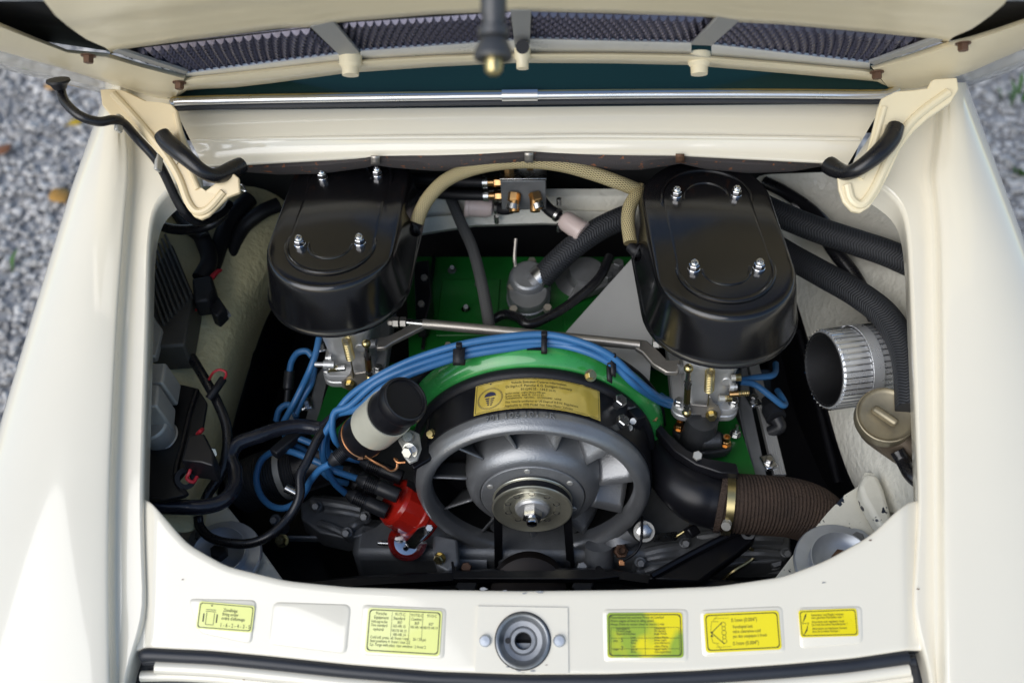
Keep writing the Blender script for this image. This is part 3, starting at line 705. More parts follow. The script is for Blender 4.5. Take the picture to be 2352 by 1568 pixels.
h_ = [q1(*p) for p in [(1088, 885), (1120, 880), (1155, 890), (1172, 930), (1195, 1080), (1180, 1106), (1150, 1050), (1090, 945)]]
ha = arm(o_, [h_], 'left cream hinge arm carrying a black cable', zl, [([q1(*p) for p in [(760, 630), (960, 850), (1110, 1040), (1200, 1190), (1262, 1350), (1320, 1420), (1400, 1400), (1500, 1290)]], .0042), ([q1(*p) for p in [(1180, 760), (1220, 930), (1270, 1120), (1330, 1270)]], .003)])
ob('spring_clip', MB().tube([Pz(*q1(*p), .835) for p in [(1590, 1255), (1625, 1240), (1650, 1280), (1625, 1275), (1600, 1262)]], .0012, 6), M_steel, ha)
zr = zl
o_ = [q3(*p) for p in [(1380, 662), (1430, 635), (1480, 612), (1600, 603), (1690, 592), (1712, 545), (1745, 528), (1890, 520), (1902, 600), (1845, 692), (1700, 790), (1600, 880), (1510, 1000), (1430, 1175), (1370, 1290), (1300, 1390), (1240, 1427), (1180, 1415), (1125, 1355), (1095, 1270), (1085, 1165), (1150, 1185), (1215, 1190), (1260, 1090), (1300, 960), (1335, 820), (1352, 740)]]
h_ = [q3(*p) for p in [(1415, 838), (1465, 818), (1482, 840), (1470, 930), (1420, 1010), (1372, 1050), (1382, 990), (1400, 930)]]
hr = arm(o_, [h_], 'right cream hinge arm with a slot and no cable', zr, [([q3(*p) for p in [(1830, 620), (1640, 760), (1530, 880), (1420, 1080), (1330, 1270), (1250, 1370), (1180, 1340), (1150, 1240)]], .0045), ([q3(*p) for p in [(1400, 720), (1350, 900), (1300, 1060), (1240, 1200)]], .003)], MATS['cream_paint_warm_bounce'])
cb = thing('lid_cable', 'thin black cable clipped along the left hinge arm', 'cable', Pz(150, 190, .96))
ob('cable_run', MB().tube([Pz(*q1(*p), z_) for p, z_ in [((388, 545), .985), ((405, 600), .98), ((440, 690), .975), ((540, 780), .968), ((660, 818), .96), ((760, 806), .955), ((830, 830), .945), ((920, 930), .925), ((1040, 1060), .905), ((1110, 1180), .885), ((1180, 1330), .86), ((1250, 1440), .84), ((1340, 1490), .82), ((1480, 1440), .80), ((1540, 1370), .79)]], .0048, 12), M_sleeve, cb)
ob('cable_grommet', MB().lathe([(1e-5, 0), (.011, 0), (.0115, .002), (.008, .005), (.006, .009)], Pz(*q1(388, 535), .992), (0, -.3, -1), 20), M_rubber, cb)
for p, z_ in (((800, 830), .948), ((1065, 1095), .902)):
    c = Pz(*q1(*p), z_); ob('cable_clip', MB().box(c, .018, .0045, .0085, axes((-.3, -.4, .8), (1, 0, 0))), M_relay, cb, bevel=.0014)
ds = tag(ob('sleeve', MB().tube([Pz(*q1(*p), z_) for p, z_ in [((1085, 900), 0.933), ((1130, 960), 0.928), ((1250, 1060), 0.923), ((1360, 1150), 0.913), ((1450, 1180), 0.903), ((1560, 1140), 0.896), ((1620, 1110), 0.893)]], lambda t: .0082+.001*math.sin(t*9), 14), M_sleeve), 'black vinyl drain sleeve through the left hinge arm slot', 'sleeve', 'black sleeves at the hinges')
ds2 = tag(ob('sleeve', MB().tube([Pz(*q3(*p), z_) for p, z_ in [((1478, 850), 0.933), ((1440, 940), 0.928), ((1350, 1040), 0.923), ((1230, 1130), 0.913), ((1150, 1160), 0.903), ((1080, 1140), 0.896), ((1030, 1110), 0.893)]], lambda t: .0082+.001*math.sin(t*8), 14), M_sleeve), 'black vinyl drain sleeve through the right hinge arm slot', 'sleeve', 'black sleeves at the hinges')
# ================================================================ engine: fan, tin, castings
def T2(pts): return [Pz(*p) for p in pts]
BK = Vector((0, -1, 0))
FC = Pz(1223, 1147, .62)
FAN = thing('cooling_fan', 'large grey cast cooling fan with blades in the middle of the bay', 'fan', FC-Vector((0, 0, .125)))
ob('fan_housing', MB().lathe([(.1085, -.020), (.1078, -.011), (.1088, -.0055), (.1125, -.0015), (.1165, -.0002), (.1195, -.0008), (.1228, -.0055), (.1240, -.009), (.1252, -.0105), (.1256, -.014), (.1258, -.024), (.1240, -.075)], FC, BK, 96), M_fan, FAN, sharp=50)
ob('housing_inner_shade', MB().lathe([(.1086, -.019), (.1125, -.026), (.1125, -.075)], FC, BK, 72), M_bay, FAN)  # black surface paints the shade inside the housing behind the lip
hub = ob('fan_hub', MB().lathe([(.0735, -.075), (.0735, -.032), (.0722, -.020), (.0690, -.012), (.0640, -.0065), (.0590, -.0042), (.0565, -.004), (.0560, -.0055)], FC, BK, 72), M_fan, FAN, sharp=50)
ob('hub_plate', MB().lathe([(.0556, -.0055), (.0552, -.0030), (.0545, -.0024), (.020, -.0020)], FC, BK, 64), M_cast, hub)
rivet = mesh_only('rivet', MB().lathe([(1e-5, .0012), (.0028, .0010), (.0036, .0003), (.0037, 0)], (0, 0, 0), (0, 0, 1), 16), M_relay)
for k in range(6):
    a = R(95+60*k); inst('rivet', rivet, place(FC+Vector((math.cos(a), 0, math.sin(a)))*.0485+BK*-.0022, BK), hub)
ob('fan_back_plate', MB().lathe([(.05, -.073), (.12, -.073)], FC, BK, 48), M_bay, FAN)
# blades: one mesh, eleven copies
mb = MB(); rows = []
for i in range(7):
    r_ = .0715+(.1074-.0715)*i/6; row = []
    for j in range(6):
        t = j/5; a = (.37*t-.08*t*t)*(.095/r_)**.6 + .05*(i/6); h = -.015-.042*t
        row.append(Vector((r_*math.sin(-a), r_*math.cos(a), h)))
    rows.append(row)
mb.grid(rows)
blade = mesh_only('fan_blade', mb, M_fan)
for k in range(11):
    o = inst('fan_blade', blade, place(FC, BK, (0, 0, 1)) @ Matrix.Rotation(R(12+360/11*k), 4, 'Z'), FAN)
    md = o.modifiers.new('thickness', 'SOLIDIFY'); md.thickness = .0022; md.offset = 0
# pulley
pul = ob('fan_pulley', MB().lathe([(.0415, .000), (.0425, .0012), (.0420, .0022), (.0355, .0058), (.0355, .0072), (.0418, .0108), (.0428, .0118), (.0424, .0132), (.0410, .0136), (.0395, .0128), (.0365, .0108), (.0300, .0102), (.0292, .0108), (.0245, .0108), (.0238, .0102), (.017, .0104), (1e-5, .0104)], FC, BK, 72), M_pulley, FAN)
dim = mesh_only('dimple', MB().lathe([(1e-5, .0002), (.0028, .0003), (.0034, .0009)], (0, 0, 0), (0, 0, 1), 14), M_bay)
for k in range(10):
    a = R(90+36*k); inst('pulley_dimple', dim, place(FC+Vector((math.cos(a), 0, math.sin(a)))*.0268+BK*.0103, BK), pul)
ob('pulley_washer', MB().lathe([(.0185, .0105), (.0182, .0130), (.0165, .0150), (.0130, .0160), (1e-5, .0160)], FC, BK, 36), M_alloy, pul)
nt_ = ob('pulley_nut', MB().hexa(FC+BK*.016, BK, .0108, .0085, .3), M_steel, pul)
ob('pulley_stud', MB().lathe([(.0062, .0235), (.0062, .0285), (.0055, .0305), (.003, .0315), (1e-5, .0312)], FC, BK, 24), M_chrome, pul)
# crank pulley and belt
CC = FC+Vector((0, 0, -.185)); 
ob('crank_pulley', MB().lathe([(1e-5, .012), (.05, .012), (.066, .0125), (.071, .0135), (.0715, .011), (.062, .0072), (.062, .0058), (.0715, .0022), (.0712, -.001), (.05, -.002)], CC, BK, 64), mat('dark_pulley_iron', (.022, .016, .013), .5, .4, 0, .5, 60), thing('crank_pulley_assembly', 'rust brown crankshaft pulley below the cooling fan', 'pulley', CC))
mb = MB(); path = []
r1, r2, D = .0392, .047, .185; be_ = math.asin((r1-r2)/D)
for k in range(25):
    a = -be_+(math.pi+2*be_)*k/24; path.append((FC+Vector((math.cos(a), 0, math.sin(a)))*r1, Vector((math.cos(a), 0, math.sin(a)))))
for k in range(25):
    a = math.pi+be_+(math.pi-2*be_)*k/24; path.append((CC+Vector((math.cos(a), 0, math.sin(a)))*r2, Vector((math.cos(a), 0, math.sin(a)))))
mb.grid([[p+n*.0015+BK*.0018, p+n*.0015+BK*.0112, p-n*.0075+BK*.0088, p-n*.0075+BK*.0042] for p, n in path], cu=True, cv=True)
belt = tag(ob('drive_belt', mb, M_rubber, sharp=25), 'black V-belt running down from the fan pulley', 'belt')

# alternator strap with gold emission sticker
STR = thing('fan_strap', 'black metal strap around the top of the fan housing', 'strap', FC+Vector((0, .04, .125)))
HN = Vector((0, 0, 1))
def arc_band(prof, a0, a1, seg=60):      # angles measured from the top, positive to the right
    rows = []
    for k in range(seg+1):
        t = a0+(a1-a0)*k/seg; d = Vector((math.sin(t), 0, math.cos(t)))
        rows.append([FC+d*r_+BK*h for r_, h in prof])
    return MB().grid(rows)
ob('strap_band', arc_band([(.1262, -.019), (.1278, -.019), (.1282, -.060), (.1262, -.060)], R(-150), R(150), 90), M_black, STR, sharp=30)
ob('strap_rubber', arc_band([(.127, -.059), (.1318, -.060), (.1335, -.063), (.1335, -.069), (.131, -.072), (.127, -.072)], R(-100), R(100), 80), M_rubber, STR, sharp=50)
for (x, y), hh in (((1421, 916), 1), ((1427, 962), 1)):
    c = Pz(x, y+8, .722 if y < 940 else .712); ax = Vector((.40, -.12, .9)).normalized()
    ob('strap_bolt', MB().cyl(c-ax*.02, c, .0042).hexa(c, ax, .0068, .007, .3), M_steel, STR)
ob('strap_lug', MB().box(Pz(1452, 975, .685), .016, .014, .034, axes((.3, .2, 1))), M_black, STR, bevel=.001)
ob('strap_lug', MB().box(Pz(1440, 935, .694), .020, .010, .016, axes((.5, .1, 1))), M_cast_d, STR, bevel=.001)
for p in ((1470, 985), (1462, 1000)):
    ob('strap_stud', MB().cyl(Pz(*p, .668), Pz(p[0]-16, p[1]-18, .70), .0034), M_steel, STR)
RS = .1286
def cyl_pt(x, y, r_=RS): t = x/r_; return FC+Vector((math.sin(t)*r_, y, math.cos(t)*r_))
SX0, SX1, SY0, SY1 = -.0585, .0735, .0205, .0590
stk = thing('emission_sticker', 'creased gold foil emission sticker on the fan strap', 'sticker', cyl_pt(0, SY0))
rows = []
for i in range(41):
    x = SX0+(SX1-SX0)*i/40; row = []
    for j in range(9):
        y = SY0+(SY1-SY0)*j/8
        cr_ = math.exp(-((x-(.0545+.006*(1-j/8)))/.0012)**2)*.0009 + .00012*math.sin(x*900+j)
        row.append(cyl_pt(x, y, RS+.0003+cr_))
    rows.append(row)
ob('foil', MB().grid(rows), M_stk_gold, stk)
def frame_on(fn, x0, x1, y0, y1, w_, parent, m_):
    mb = MB()
    for a, b, c, d in ((x0, x1, y0, y0+w_), (x0, x1, y1-w_, y1), (x0, x0+w_, y0, y1), (x1-w_, x1, y0, y1)):
        n = 24 if b-a > d-c else 2
        mb.grid([[fn(a+(b-a)*i/n, c), fn(a+(b-a)*i/n, d)] for i in range(n+1)])
    return ob('printed_border', mb, m_, parent)
fs = lambda x, y: cyl_pt(x, y, RS+.0008)
frame_on(fs, SX0+.0015, SX1-.0015, SY0+.0012, SY1-.0012, .0004, stk, M_inkb)
print_on('printed_text', [('Vehicle Emission Control Information', -.020, .0488, .0046), ('Dr.Ing.h.c.F. Porsche K.G. Stuttgart-Germany', -.0255, .0440, .0046), ('911S/911E - 134.2 cu.in.', -.010, .0392, .0046),
    ('Ignition timing   engine idling at 900 rpm', -.0255, .0355, .0031), ('Ignition setting   dwell 38   CO 2.5-3.5', -.0255, .0322, .0031), ('TRANSMISSION   NEUTRAL   ACCESSORIES   NONE', -.0255, .0288, .0031),
    ('This Vehicle conforms to US Dept.of H.E.W. Regulations', -.0255, .0240, .0040), ('Applicable to 1970 Model Year New Motor Vehicles', -.0255, .0194, .0040)], lambda x, y: fs(x, y+.0038), M_inkb, stk)
# crest-like shield and ring at the left of the sticker
mb = MB(); cx_, cy_ = -.0415, .0375
for r_ in (.0125, .0135):
    mb.grid([[fs(cx_+math.cos(t*.1309)*r_, cy_+math.sin(t*.1309)*r_*1.0), fs(cx_+math.cos(t*.1309)*(r_-.0003), cy_+math.sin(t*.1309)*(r_-.0003))] for t in range(49)])
sh = [(-.0055, .0055), (0, .0085), (.0055, .0055)]
mb.add([fs(cx_-.0062, cy_+.003)]+[fs(cx_+.0062*math.cos(R(180-18*k)), cy_+.003+.0055*math.sin(R(18*k))) for k in range(1, 10)]+[fs(cx_+.0062, cy_+.003)], [list(range(11))])
for k in range(4):
    y = cy_+.001-.0026*k; wq = .0052*(1-k*.17)
    mb.add([fs(cx_-wq, y), fs(cx_-.0006, y), fs(cx_-.0006, y-.0015), fs(cx_-wq*.9, y-.0015)], [[0, 1, 2, 3]])
    mb.add([fs(cx_+.0006, y-.0008), fs(cx_+wq, y-.0008), fs(cx_+wq*.85, y-.002), fs(cx_+.0006, y-.002)], [[0, 1, 2, 3]])
mb.add([fs(cx_-.0012, SY1-.0015), fs(cx_+.0012, SY1-.0015), fs(cx_, SY1-.0038)], [[0, 1, 2]])
ob('printed_emblem', mb, mat('emblem_ink', (.03, .03, .07), .5), stk)
# cast part number on the ring
mb = MB(); vv, ff = text_mesh('901 106 101 4R', .0105, spacing=1.05)
rl = .1270
mb.add([FC+Vector((math.sin((a[0]-.046)/rl)*(rl-.0002), .0108+a[1], math.cos((a[0]-.046)/rl)*(rl-.0002))) for a in vv], ff)
ob('cast_number', mb, M_cast_d, FAN, solid=.0008, merge=False)

# green fan shroud and engine tin
ENG = thing('engine', 'grey flat engine castings with green sheet metal under the carburettors', 'engine', FC+Vector((0, .1, -.25)))
ob('fan_shroud', arc_band([(.1300, -.071), (.1335, -.0715), (.1375, -.074), (.1425, -.080), (.1450, -.089), (.1452, -.098), (.1435, -.104)], R(-75), R(88), 90), M_green, ENG, sharp=50)
ob('shroud_lip', arc_band([(.1445, -.0945), (.1475, -.096), (.1475, -.0985), (.1445, -.1)], R(-75), R(88), 90), M_black, ENG)
ob('shroud_bolt', MB().hexa(Pz(1356, 862, .752), (.35, -.5, .8), .0045, .005, .2, washer=.0064), M_gold, ENG)
ob('shroud_slot', MB().grid([[FC+Vector((math.sin(t)*.1447, .083+k, math.cos(t)*.1447)) for k in (0, .005)] for t in (-.03, .04, .09)]), M_black, ENG)
ob('engine_tin', MB().prism(T2([(930, 590, .655), (1500, 590, .655), (1500, 830, .655), (940, 830, .655)]), (0, 0, -.004)), M_green_shade, ENG, label='green horizontal engine tin behind the fan')
ob('engine_tin', MB().prism([Pz(x, y, .60) for x, y in ((1440, 850), (1560, 850), (1650, 870), (1700, 980), (1742, 1110), (1640, 1120), (1560, 1060), (1480, 960))], (0, 0, -.004)), M_green_shade, ENG, label='green engine tin under the right carburettor')
ob('engine_tin', MB().prism([Pz(x, y, .60) for x, y in ((770, 840), (960, 830), (1000, 960), (880, 1010), (715, 1000))], (0, 0, -.004)), M_green_shade, ENG, label='green engine tin under the left carburettor')
for x, y in ((1070, 712), (1038, 622), (1100, 655)):
    ob('tin_stud', MB().cyl(Pz(x, y, .655), Pz(x, y-8, .672), .0028, 12).lathe([(1e-5, 0), (.0055, 0), (.0055, .002), (1e-5, .002)], Pz(x, y, .6555), (0, 0, 1), 20), M_cast_d, ENG)
ob('pressed_panel', MB().prism([Pz(x, y, .6575) for x, y in ((1015, 640), (1150, 640), (1140, 770), (1000, 770))], (0, 0, -.003)), M_green_shade, ENG, bevel=.002, bseg=3)
ob('pressed_panel', MB().prism([Pz(x, y, .6575) for x, y in ((1290, 720), (1400, 640), (1440, 650), (1300, 770))], (0, 0, -.003)), M_green_shade, ENG, bevel=.002, bseg=3)
ob('tin_bracket', MB().prism([Pz(x, y, .690) for x, y in ((950, 600), (985, 596), (992, 680), (978, 735), (955, 735))], (0, 0, -.03)), M_black, ENG, bevel=.002)
ob('tin_bracket', MB().prism([Pz(x, y, .672) for x, y in ((990, 800), (1080, 780), (1120, 800), (1100, 830), (1010, 850))], (0, 0, -.012)), M_black, ENG, bevel=.002)
for x, y in ((975, 640), (968, 700), (1030, 795), (1085, 800)): ob('tin_bolt', MB().hexa(Pz(x, y, .690 if y < 750 else .673), (0, -.3, 1), .0042, .005, .2), M_barrod, ENG)
ob('tin_seam', MB().box(Pz(985, 690, .657), .004, .16, .004), M_black, ENG)
ob('shroud_bracket', MB().prism([Pz(x, y, .648) for x, y in (zB(30, 560), zB(110, 640), zB(330, 900), zB(560, 1100), zB(760, 1190), zB(1100, 1250), zB(1130, 1360), zB(900, 1350), zB(640, 1260), zB(400, 1110), zB(200, 880), zB(60, 690))], (0, 0, -.012)), M_black, ENG, bevel=.0015)
ob('bracket_bolt', MB().hexa(Pz(*zB(655, 1168), .65), (0, -.4, .9), .0052, .005, .3), M_relay, ENG)
ob('bracket_bolt', MB().hexa(Pz(*zB(150, 745), .66), (.4, -.4, .8), .0045, .005, .3), M_brass, ENG)
# grey cold-air plate right of centre
ob('air_plate', MB().prism([Pz(1468, 575, .72), Pz(1490, 600, .72), Pz(1500, 760, .69), Pz(1490, 900, .66), Pz(1420, 850, .66), Pz(1300, 762, .665)], (0, 0, -.003)), M_panelgrey, ENG)
# alternator hub dark gap filler
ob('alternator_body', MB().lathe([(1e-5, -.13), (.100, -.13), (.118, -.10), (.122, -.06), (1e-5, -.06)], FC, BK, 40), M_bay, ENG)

# crankcase, valve covers
def pz_poly(pts, z): return [Pz(x, y, z) for x, y in pts]
ob('crankcase', MB().box(FC+Vector((0, .12, -.17)), .42, .26, .14), M_cast_d, ENG, bevel=.01)
VC = []
def valve_cover(fn, outline, z, label, bosses, ribs):
    v = ob('valve_cover', MB().prism(pz_poly([fn(*p) for p in outline], z), (0, 0, -.03)), M_cast_d, ENG, bevel=.006, bseg=3, label=label)
    for p in bosses:
        c = Pz(*fn(*p), z+.004)
        ob('cover_boss', MB().cyl(c-Vector((0, -.004, .03)), c+Vector((0, -.006, .006)), .0082, 18, .0066), M_cast_d, v, bevel=.001)
        ob('cover_nut', MB().hexa(c+Vector((0, -.007, .006)), (0, -.6, .8), .0046, .008, .2), M_cast, v)
    for a, b, r_ in ribs:
        ob('cover_rib', MB().tube([Pz(*fn(*a), z), Pz(*fn((a[0]+b[0])/2, (a[1]+b[1])/2-8), z+.004), Pz(*fn(*b), z)], r_, 10), M_cast_d, v)
valve_cover(zA, [(330, 960), (430, 890), (560, 880), (760, 900), (1000, 980), (1150, 1050), (1000, 1180), (860, 1240), (720, 1260), (500, 1210), (340, 1090)], .520, 'left grey valve cover', [(490, 960), (905, 1050), (750, 1190), (130, 1080)],
            [((440, 940), (860, 1010), .007), ((560, 1020), (850, 1060), .005), ((500, 1130), (720, 1220), .005), ((760, 1180), (860, 1120), .005)])
valve_cover(zF, [(270, 1150), (380, 1090), (680, 1060), (860, 960), (1100, 950), (1400, 940), (1660, 930), (1710, 1010), (1710, 1180), (1500, 1220), (1250, 1230), (800, 1320), (420, 1370), (280, 1320)], .515, 'right grey valve cover', [(720, 1020), (310, 1200), (1650, 1110), (1120, 1000)],
            [((360, 1140), (700, 1080), .007), ((380, 1190), (660, 1150), .005), ((840, 990), (1240, 960), .007), ((1240, 1000), (1620, 1010), .007), ((1240, 1140), (1600, 1150), .006), ((360, 1300), (560, 1260), .004)])
ob('lower_flange', MB().prism(pz_poly([zA(100, 1225), zA(700, 1235), zA(700, 1262), zA(100, 1250)], .50), (0, 0, -.01)), M_cast, ENG, bevel=.002)
ob('lower_flange', MB().prism(pz_poly([zF(980, 1290), zF(1660, 1285), zF(1640, 1320), zF(980, 1330)], .49), (0, 0, -.01)), M_cast, ENG, bevel=.002)
for fn, p, m_, r_ in ((zA, (178, 1280), M_gold, .0062), (zA, (872, 1285), M_barrod, .0062), (zF, (1545, 1205), M_cast, .0085)):
    ob('case_bolt', MB().hexa(Pz(*fn(*p), .50), (0, -.5, .85), r_, .012, .3, washer=r_*1.25), m_, ENG)
ob('case_pipe', MB().tube(T2([(*zF(1240, 1100), .52), (*zF(1320, 1090), .525), (*zF(1370, 1130), .52), (*zF(1340, 1200), .515), (*zF(1180, 1300), .51), (*zF(1080, 1390), .50)]), .0022, 8), M_gold, ENG)
# fan mounting foot and lower castings
ob('housing_foot', MB().prism(pz_poly([q8(620, 560), q8(790, 600), q8(800, 760), q8(730, 820), q8(650, 780), q8(625, 700)], .545), (0, 0, -.02)), M_cast, ENG, bevel=.003)
ob('foot_nut', MB().hexa(Pz(*q8(675, 725), .548), (-.3, -.8, .5), .0058, .006, .3, washer=.0068), M_gold, ENG)
ob('case_casting', MB().tube(T2([(*q8(790, 740), .50), (*q8(990, 740), .50)]), .014, 16), M_cast, ENG)
for x, y in ((850, 790), (1625, 788)):
    ob('case_bolt', MB().hexa(Pz(*q8(x, y), .535), (0, -.5, .85), .006, .005, .2), M_rust if x < 1000 else M_cast, ENG)
ob('case_casting', MB().tube(T2([(*q8(1740, 640), .535), (*q8(1740, 790), .51)]), .016, 16), M_cast, ENG)
ob('case_casting', MB().tube(T2([(*zF(230, 900), .54), (*zF(120, 980), .53), (*zF(140, 1080), .525)]), .019, 18), M_cast, ENG)

# oil line union and sender on the right of the fan
sen = thing('oil_line_union', 'zinc hexagon banjo union with steel pipe right of the fan', 'pipe fitting', Pz(*zF(350, 950), .53))
c = Pz(*zF(352, 935), .555); ax = Vector((-.05, -.55, .83))
ob('banjo', MB().lathe([(1e-5, -.012), (.012, -.012), (.012, -.002), (.0116, .0), (1e-5, .0)], c, ax, 36), M_relay, sen)
ob('banjo_bolt', MB().hexa(c, ax, .0088, .004, .2), M_steel, sen)
a, b = Pz(*zF(440, 1000), .548), Pz(*zF(580, 985), .548)
ob('union_nut', MB().hexa(a, b-a, .0045, .010).hexa(a+(b-a)*.45, b-a, .0056, .019), M_steel, sen)
ob('union_pipe', MB().tube(T2([(*zF(580, 990), .548), (*zF(640, 985), .55), (*zF(730, 930), .555), (*zF(800, 885), .56), (*zF(870, 855), .565)]), .0021, 12), M_gold, sen)
ob('union_block', MB().box(Pz(*zF(790, 935), .557), .013, .012, .014, axes((.3, -.4, .8))), M_black, sen, bevel=.002)
c = Pz(*zF(140, 1110), .54); sd_ = thing('oil_pressure_sender', 'rust brown hexagon sender below the banjo union', 'sender', c)
ob('sender_body', MB().hexa(c+Vector((0, .006, -.012)), (0, -.5, .85), .0085, .014, .1).lathe([(.0055, 0), (.005, .008), (.0035, .010)], c, (0, -.5, .85), 20), M_rust, sd_)
ob('sender_terminal', MB().box(Pz(*zF(143, 1225), .545), .007, .007, .009, axes((0, -.5, .85))), M_copper, sd_, bevel=.001)
ob('sender_wire', MB().tube(T2([(*zF(160, 1205), .55), (*zF(260, 1140), .56), (*zF(320, 1040), .565), (*zF(330, 860), .57), (*zF(335, 800), .57)]), .0016, 8), M_rubber, sd_)

# black cross member at the tail of the engine
cm = thing('cross_member', 'black steel engine cross member behind the tail panel edge', 'cross member', Pz(1200, 1330, .55))
ob('member_beam', MB().grid([[Pz(x, interp([(640, 1338), (820, 1322), (1080, 1308), (1200, 1302), (1400, 1304), (1500, 1318), (1750, 1338)], x)+dy, z_) for x in range(620, 1781, 40)] for dy, z_ in ((0, .545), (4, .556), (22, .556), (30, .545), (34, .52))]), M_black, cm, sharp=30)
ob('member_bracket', MB().prism(pz_poly([q8(745, 750), q8(760, 745), q8(780, 815), q8(1710, 812), q8(1720, 780), q8(1745, 775), q8(1790, 820), q8(1880, 850), q8(1720, 870), q8(760, 868)], .563), (0, 0, -.008)), M_black, cm, bevel=.001)
for x in (855, 1630): ob('member_bolt', MB().hexa(Pz(*q8(x, 905), .545), (0, -.6, .8), .012, .008, .2), M_bay, cm)
ob('member_hub', MB().lathe([(1e-5, .006), (.02, .006), (.036, .003), (.042, 0), (.044, -.02)], Pz(1215, 1368, .535), (0, -.7, .7), 40), MATS['dark_pulley_iron'], cm)
lev = thing('black_lever', 'black bent steel bracket bar crossing the right valve cover', 'bracket', Pz(*zF(800, 1200), .55))
ob('bar', MB().prism([Pz(*zF(*p), .575) for p in ((380, 1370), (640, 1190), (1180, 930), (1340, 895), (1390, 940), (1380, 1000), (1200, 1150), (860, 1400))], (0, 0, -.016)), M_black, lev, bevel=.003)
ob('bar_fold', MB().tube(T2([(*zF(420, 1350), .577), (*zF(800, 1140), .578), (*zF(1180, 950), .58), (*zF(1330, 905), .58)]), .004, 8), M_black, lev)
ob('bar_hole', MB().lathe([(.004, .0), (.007, .0), (.0075, .002), (.004, .002)], Pz(*zF(1310, 955), .575), (0, -.3, 1), 24), M_cast_d, lev)

# engine mounts with cup washers
def mount(c, r_, bolt, label, hexm, tab):
    t = thing('engine_mount', label, 'engine mount', c, 'engine mounts at the tail corners'); n = Vector((0, -.05, 1))
    ob('mount_plate', MB().lathe([(1e-5, .003), (r_*1.46, .003), (r_*1.5, .0015), (r_*1.5, -.003)], c, n, 48), M_zincblue, t)
    ob('cup_washer', MB().lathe([(1e-5, .006), (r_*.5, .0062), (r_*.82, .009), (r_*.98, .0135), (r_*1.02, .0135), (r_*1.02, .003)], c, n, 48), M_zincblue, t)
    ob('mount_bolt', MB().hexa(c+n*.006, n, r_*.33, .010, .3), hexm, t)
    tc_ = Pz(*bolt, c.z); ob('mount_ear', MB().cyl(tc_-n*.003, tc_+n*.003, .014, 20), M_zincblue, t)
    ob('mount_bolt', MB().hexa(tc_+n*.003, n, .0066, .006, .1, washer=.0076), M_cast_d, t)
mount(Pz(*q9(1095, 770), .605), .030, q9(1212, 618), 'right engine mount with blue zinc cup washer on the chipped bracket', M_rust, 0)
mount(Pz(*q7(1490, 720), .60), .028, q7(1362, 598), 'left engine mount with blue zinc cup washer beside the black cable', M_bay, 0)
# ================================================================ air cleaners
acorn = mesh_only('acorn_nut', MB().lathe([(.0075, -.004), (.0072, -.0006), (.0066, 0)], (0, 0, 0), (0, 0, 1), 20).hexa((0, 0, 0), (0, 0, 1), .0062, .0052, .2).lathe([(.0052, .005), (.0046, .0078), (.0040, .0086), (.0030, .0088), (.0026, .0105), (1e-5, .0110)], (0, 0, 0), (0, 0, 1), 20), M_chrome)
def air_cleaner(f1, f2, r1_, r2_, zt, label, wscale, elbow):
    P1, P2, P3, P4 = Pz(*f1, zt), Pz(*f2, zt), Pz(*r1_, zt), Pz(*r2_, zt)
    c = (P1+P2+P3+P4)/4; ay = ((P3+P4)-(P1+P2)); hl = ay.length/4; ay.normalize(); ax = Vector((ay.y, -ay.x, 0)); up = Vector((0, 0, 1))
    t = thing('air_cleaner', label, 'air cleaner', c-up*.06, 'oval black air cleaners on the carburettors')
    s_ = hl*.95
    def st(rad, dz, n=24, ss=None):
        ss = s_ if ss is None else ss; out = []
        for k in range(n+1):
            a = math.pi*k/n; out.append(c+ax*(rad*math.cos(a))+ay*(ss+rad*math.sin(a))+up*dz)
        for k in range(n+1):
            a = math.pi+math.pi*k/n; out.append(c+ax*(rad*math.cos(a))+ay*(-ss+rad*math.sin(a))+up*dz)
        return out
    W = wscale
    prof = [(.0745, -.0600), (.0765, -.0592), (.0768, -.0572), (.0752, -.0552), (.0745, -.053), (.0738, -.050), (.0702, -.024), (.0672, -.009), (.0660, -.0035), (.0640, -.0006), (.0615, 0), (.056, .0002)]
    rows = [st(r_*W, h) for r_, h in prof]
    mb = MB().grid(rows, cv=True); mb.add(rows[-1], [list(range(len(rows[-1])))]); mb.add(rows[0], [list(range(len(rows[0])))])
    cov = ob('cover', mb, M_filter, t, sharp=50)
    # pressed beads around the nuts
    for rad, ss, h in ((.0455*W, s_, .0012), (.0225*W, s_*1.02, .0010)):
        for sgn in (-1, 1):
            pts = [c+ax*(rad*math.cos(R(a)))+ay*(sgn*(ss+rad*math.sin(R(a))))+up*(h-.003*(abs(a-90)/104)**6) for a in range(-14, 195, 8)]
            ob('pressed_bead', MB().tube(pts, .0021, 10, n=2), M_filter, cov)
    ob('raised_top', MB().grid([st(.0445*W, .0004), st(.0432*W, .0012), st(.041*W, .0014)], cv=True).add(st(.041*W, .0014), [list(range(50))]), M_filter, cov, sharp=60)
    for p in (P1, P2, P3, P4):
        inst('acorn_nut', acorn, Matrix.Translation(p+up*.0042) @ Matrix.Diagonal((.86, .86, .9, 1)), t)
    e = Pz(*elbow[0], elbow[2]); e2 = Pz(*elbow[1], elbow[2]+.002)
    ob('breather_elbow', MB().tube([e, e.lerp(e2, .5)+Vector((0, -.003, 0)), e2], .0062, 14).lathe([(.0115, 0), (.012, .002), (.008, .003)], e, e2-e, 20), M_rubber, t)
    return c, ax, ay
LA = air_cleaner((690, 565), (828, 562), (742, 412), (868, 405), .84, 'left oval black air cleaner with four chrome nuts', 1.0, ((945, 525), (958, 512), .80))
RA = air_cleaner((1593, 622), (1742, 620), (1553, 453), (1690, 451), .84, 'right oval black air cleaner with four chrome nuts', 1.03, ((1470, 578), (1448, 566), .80))

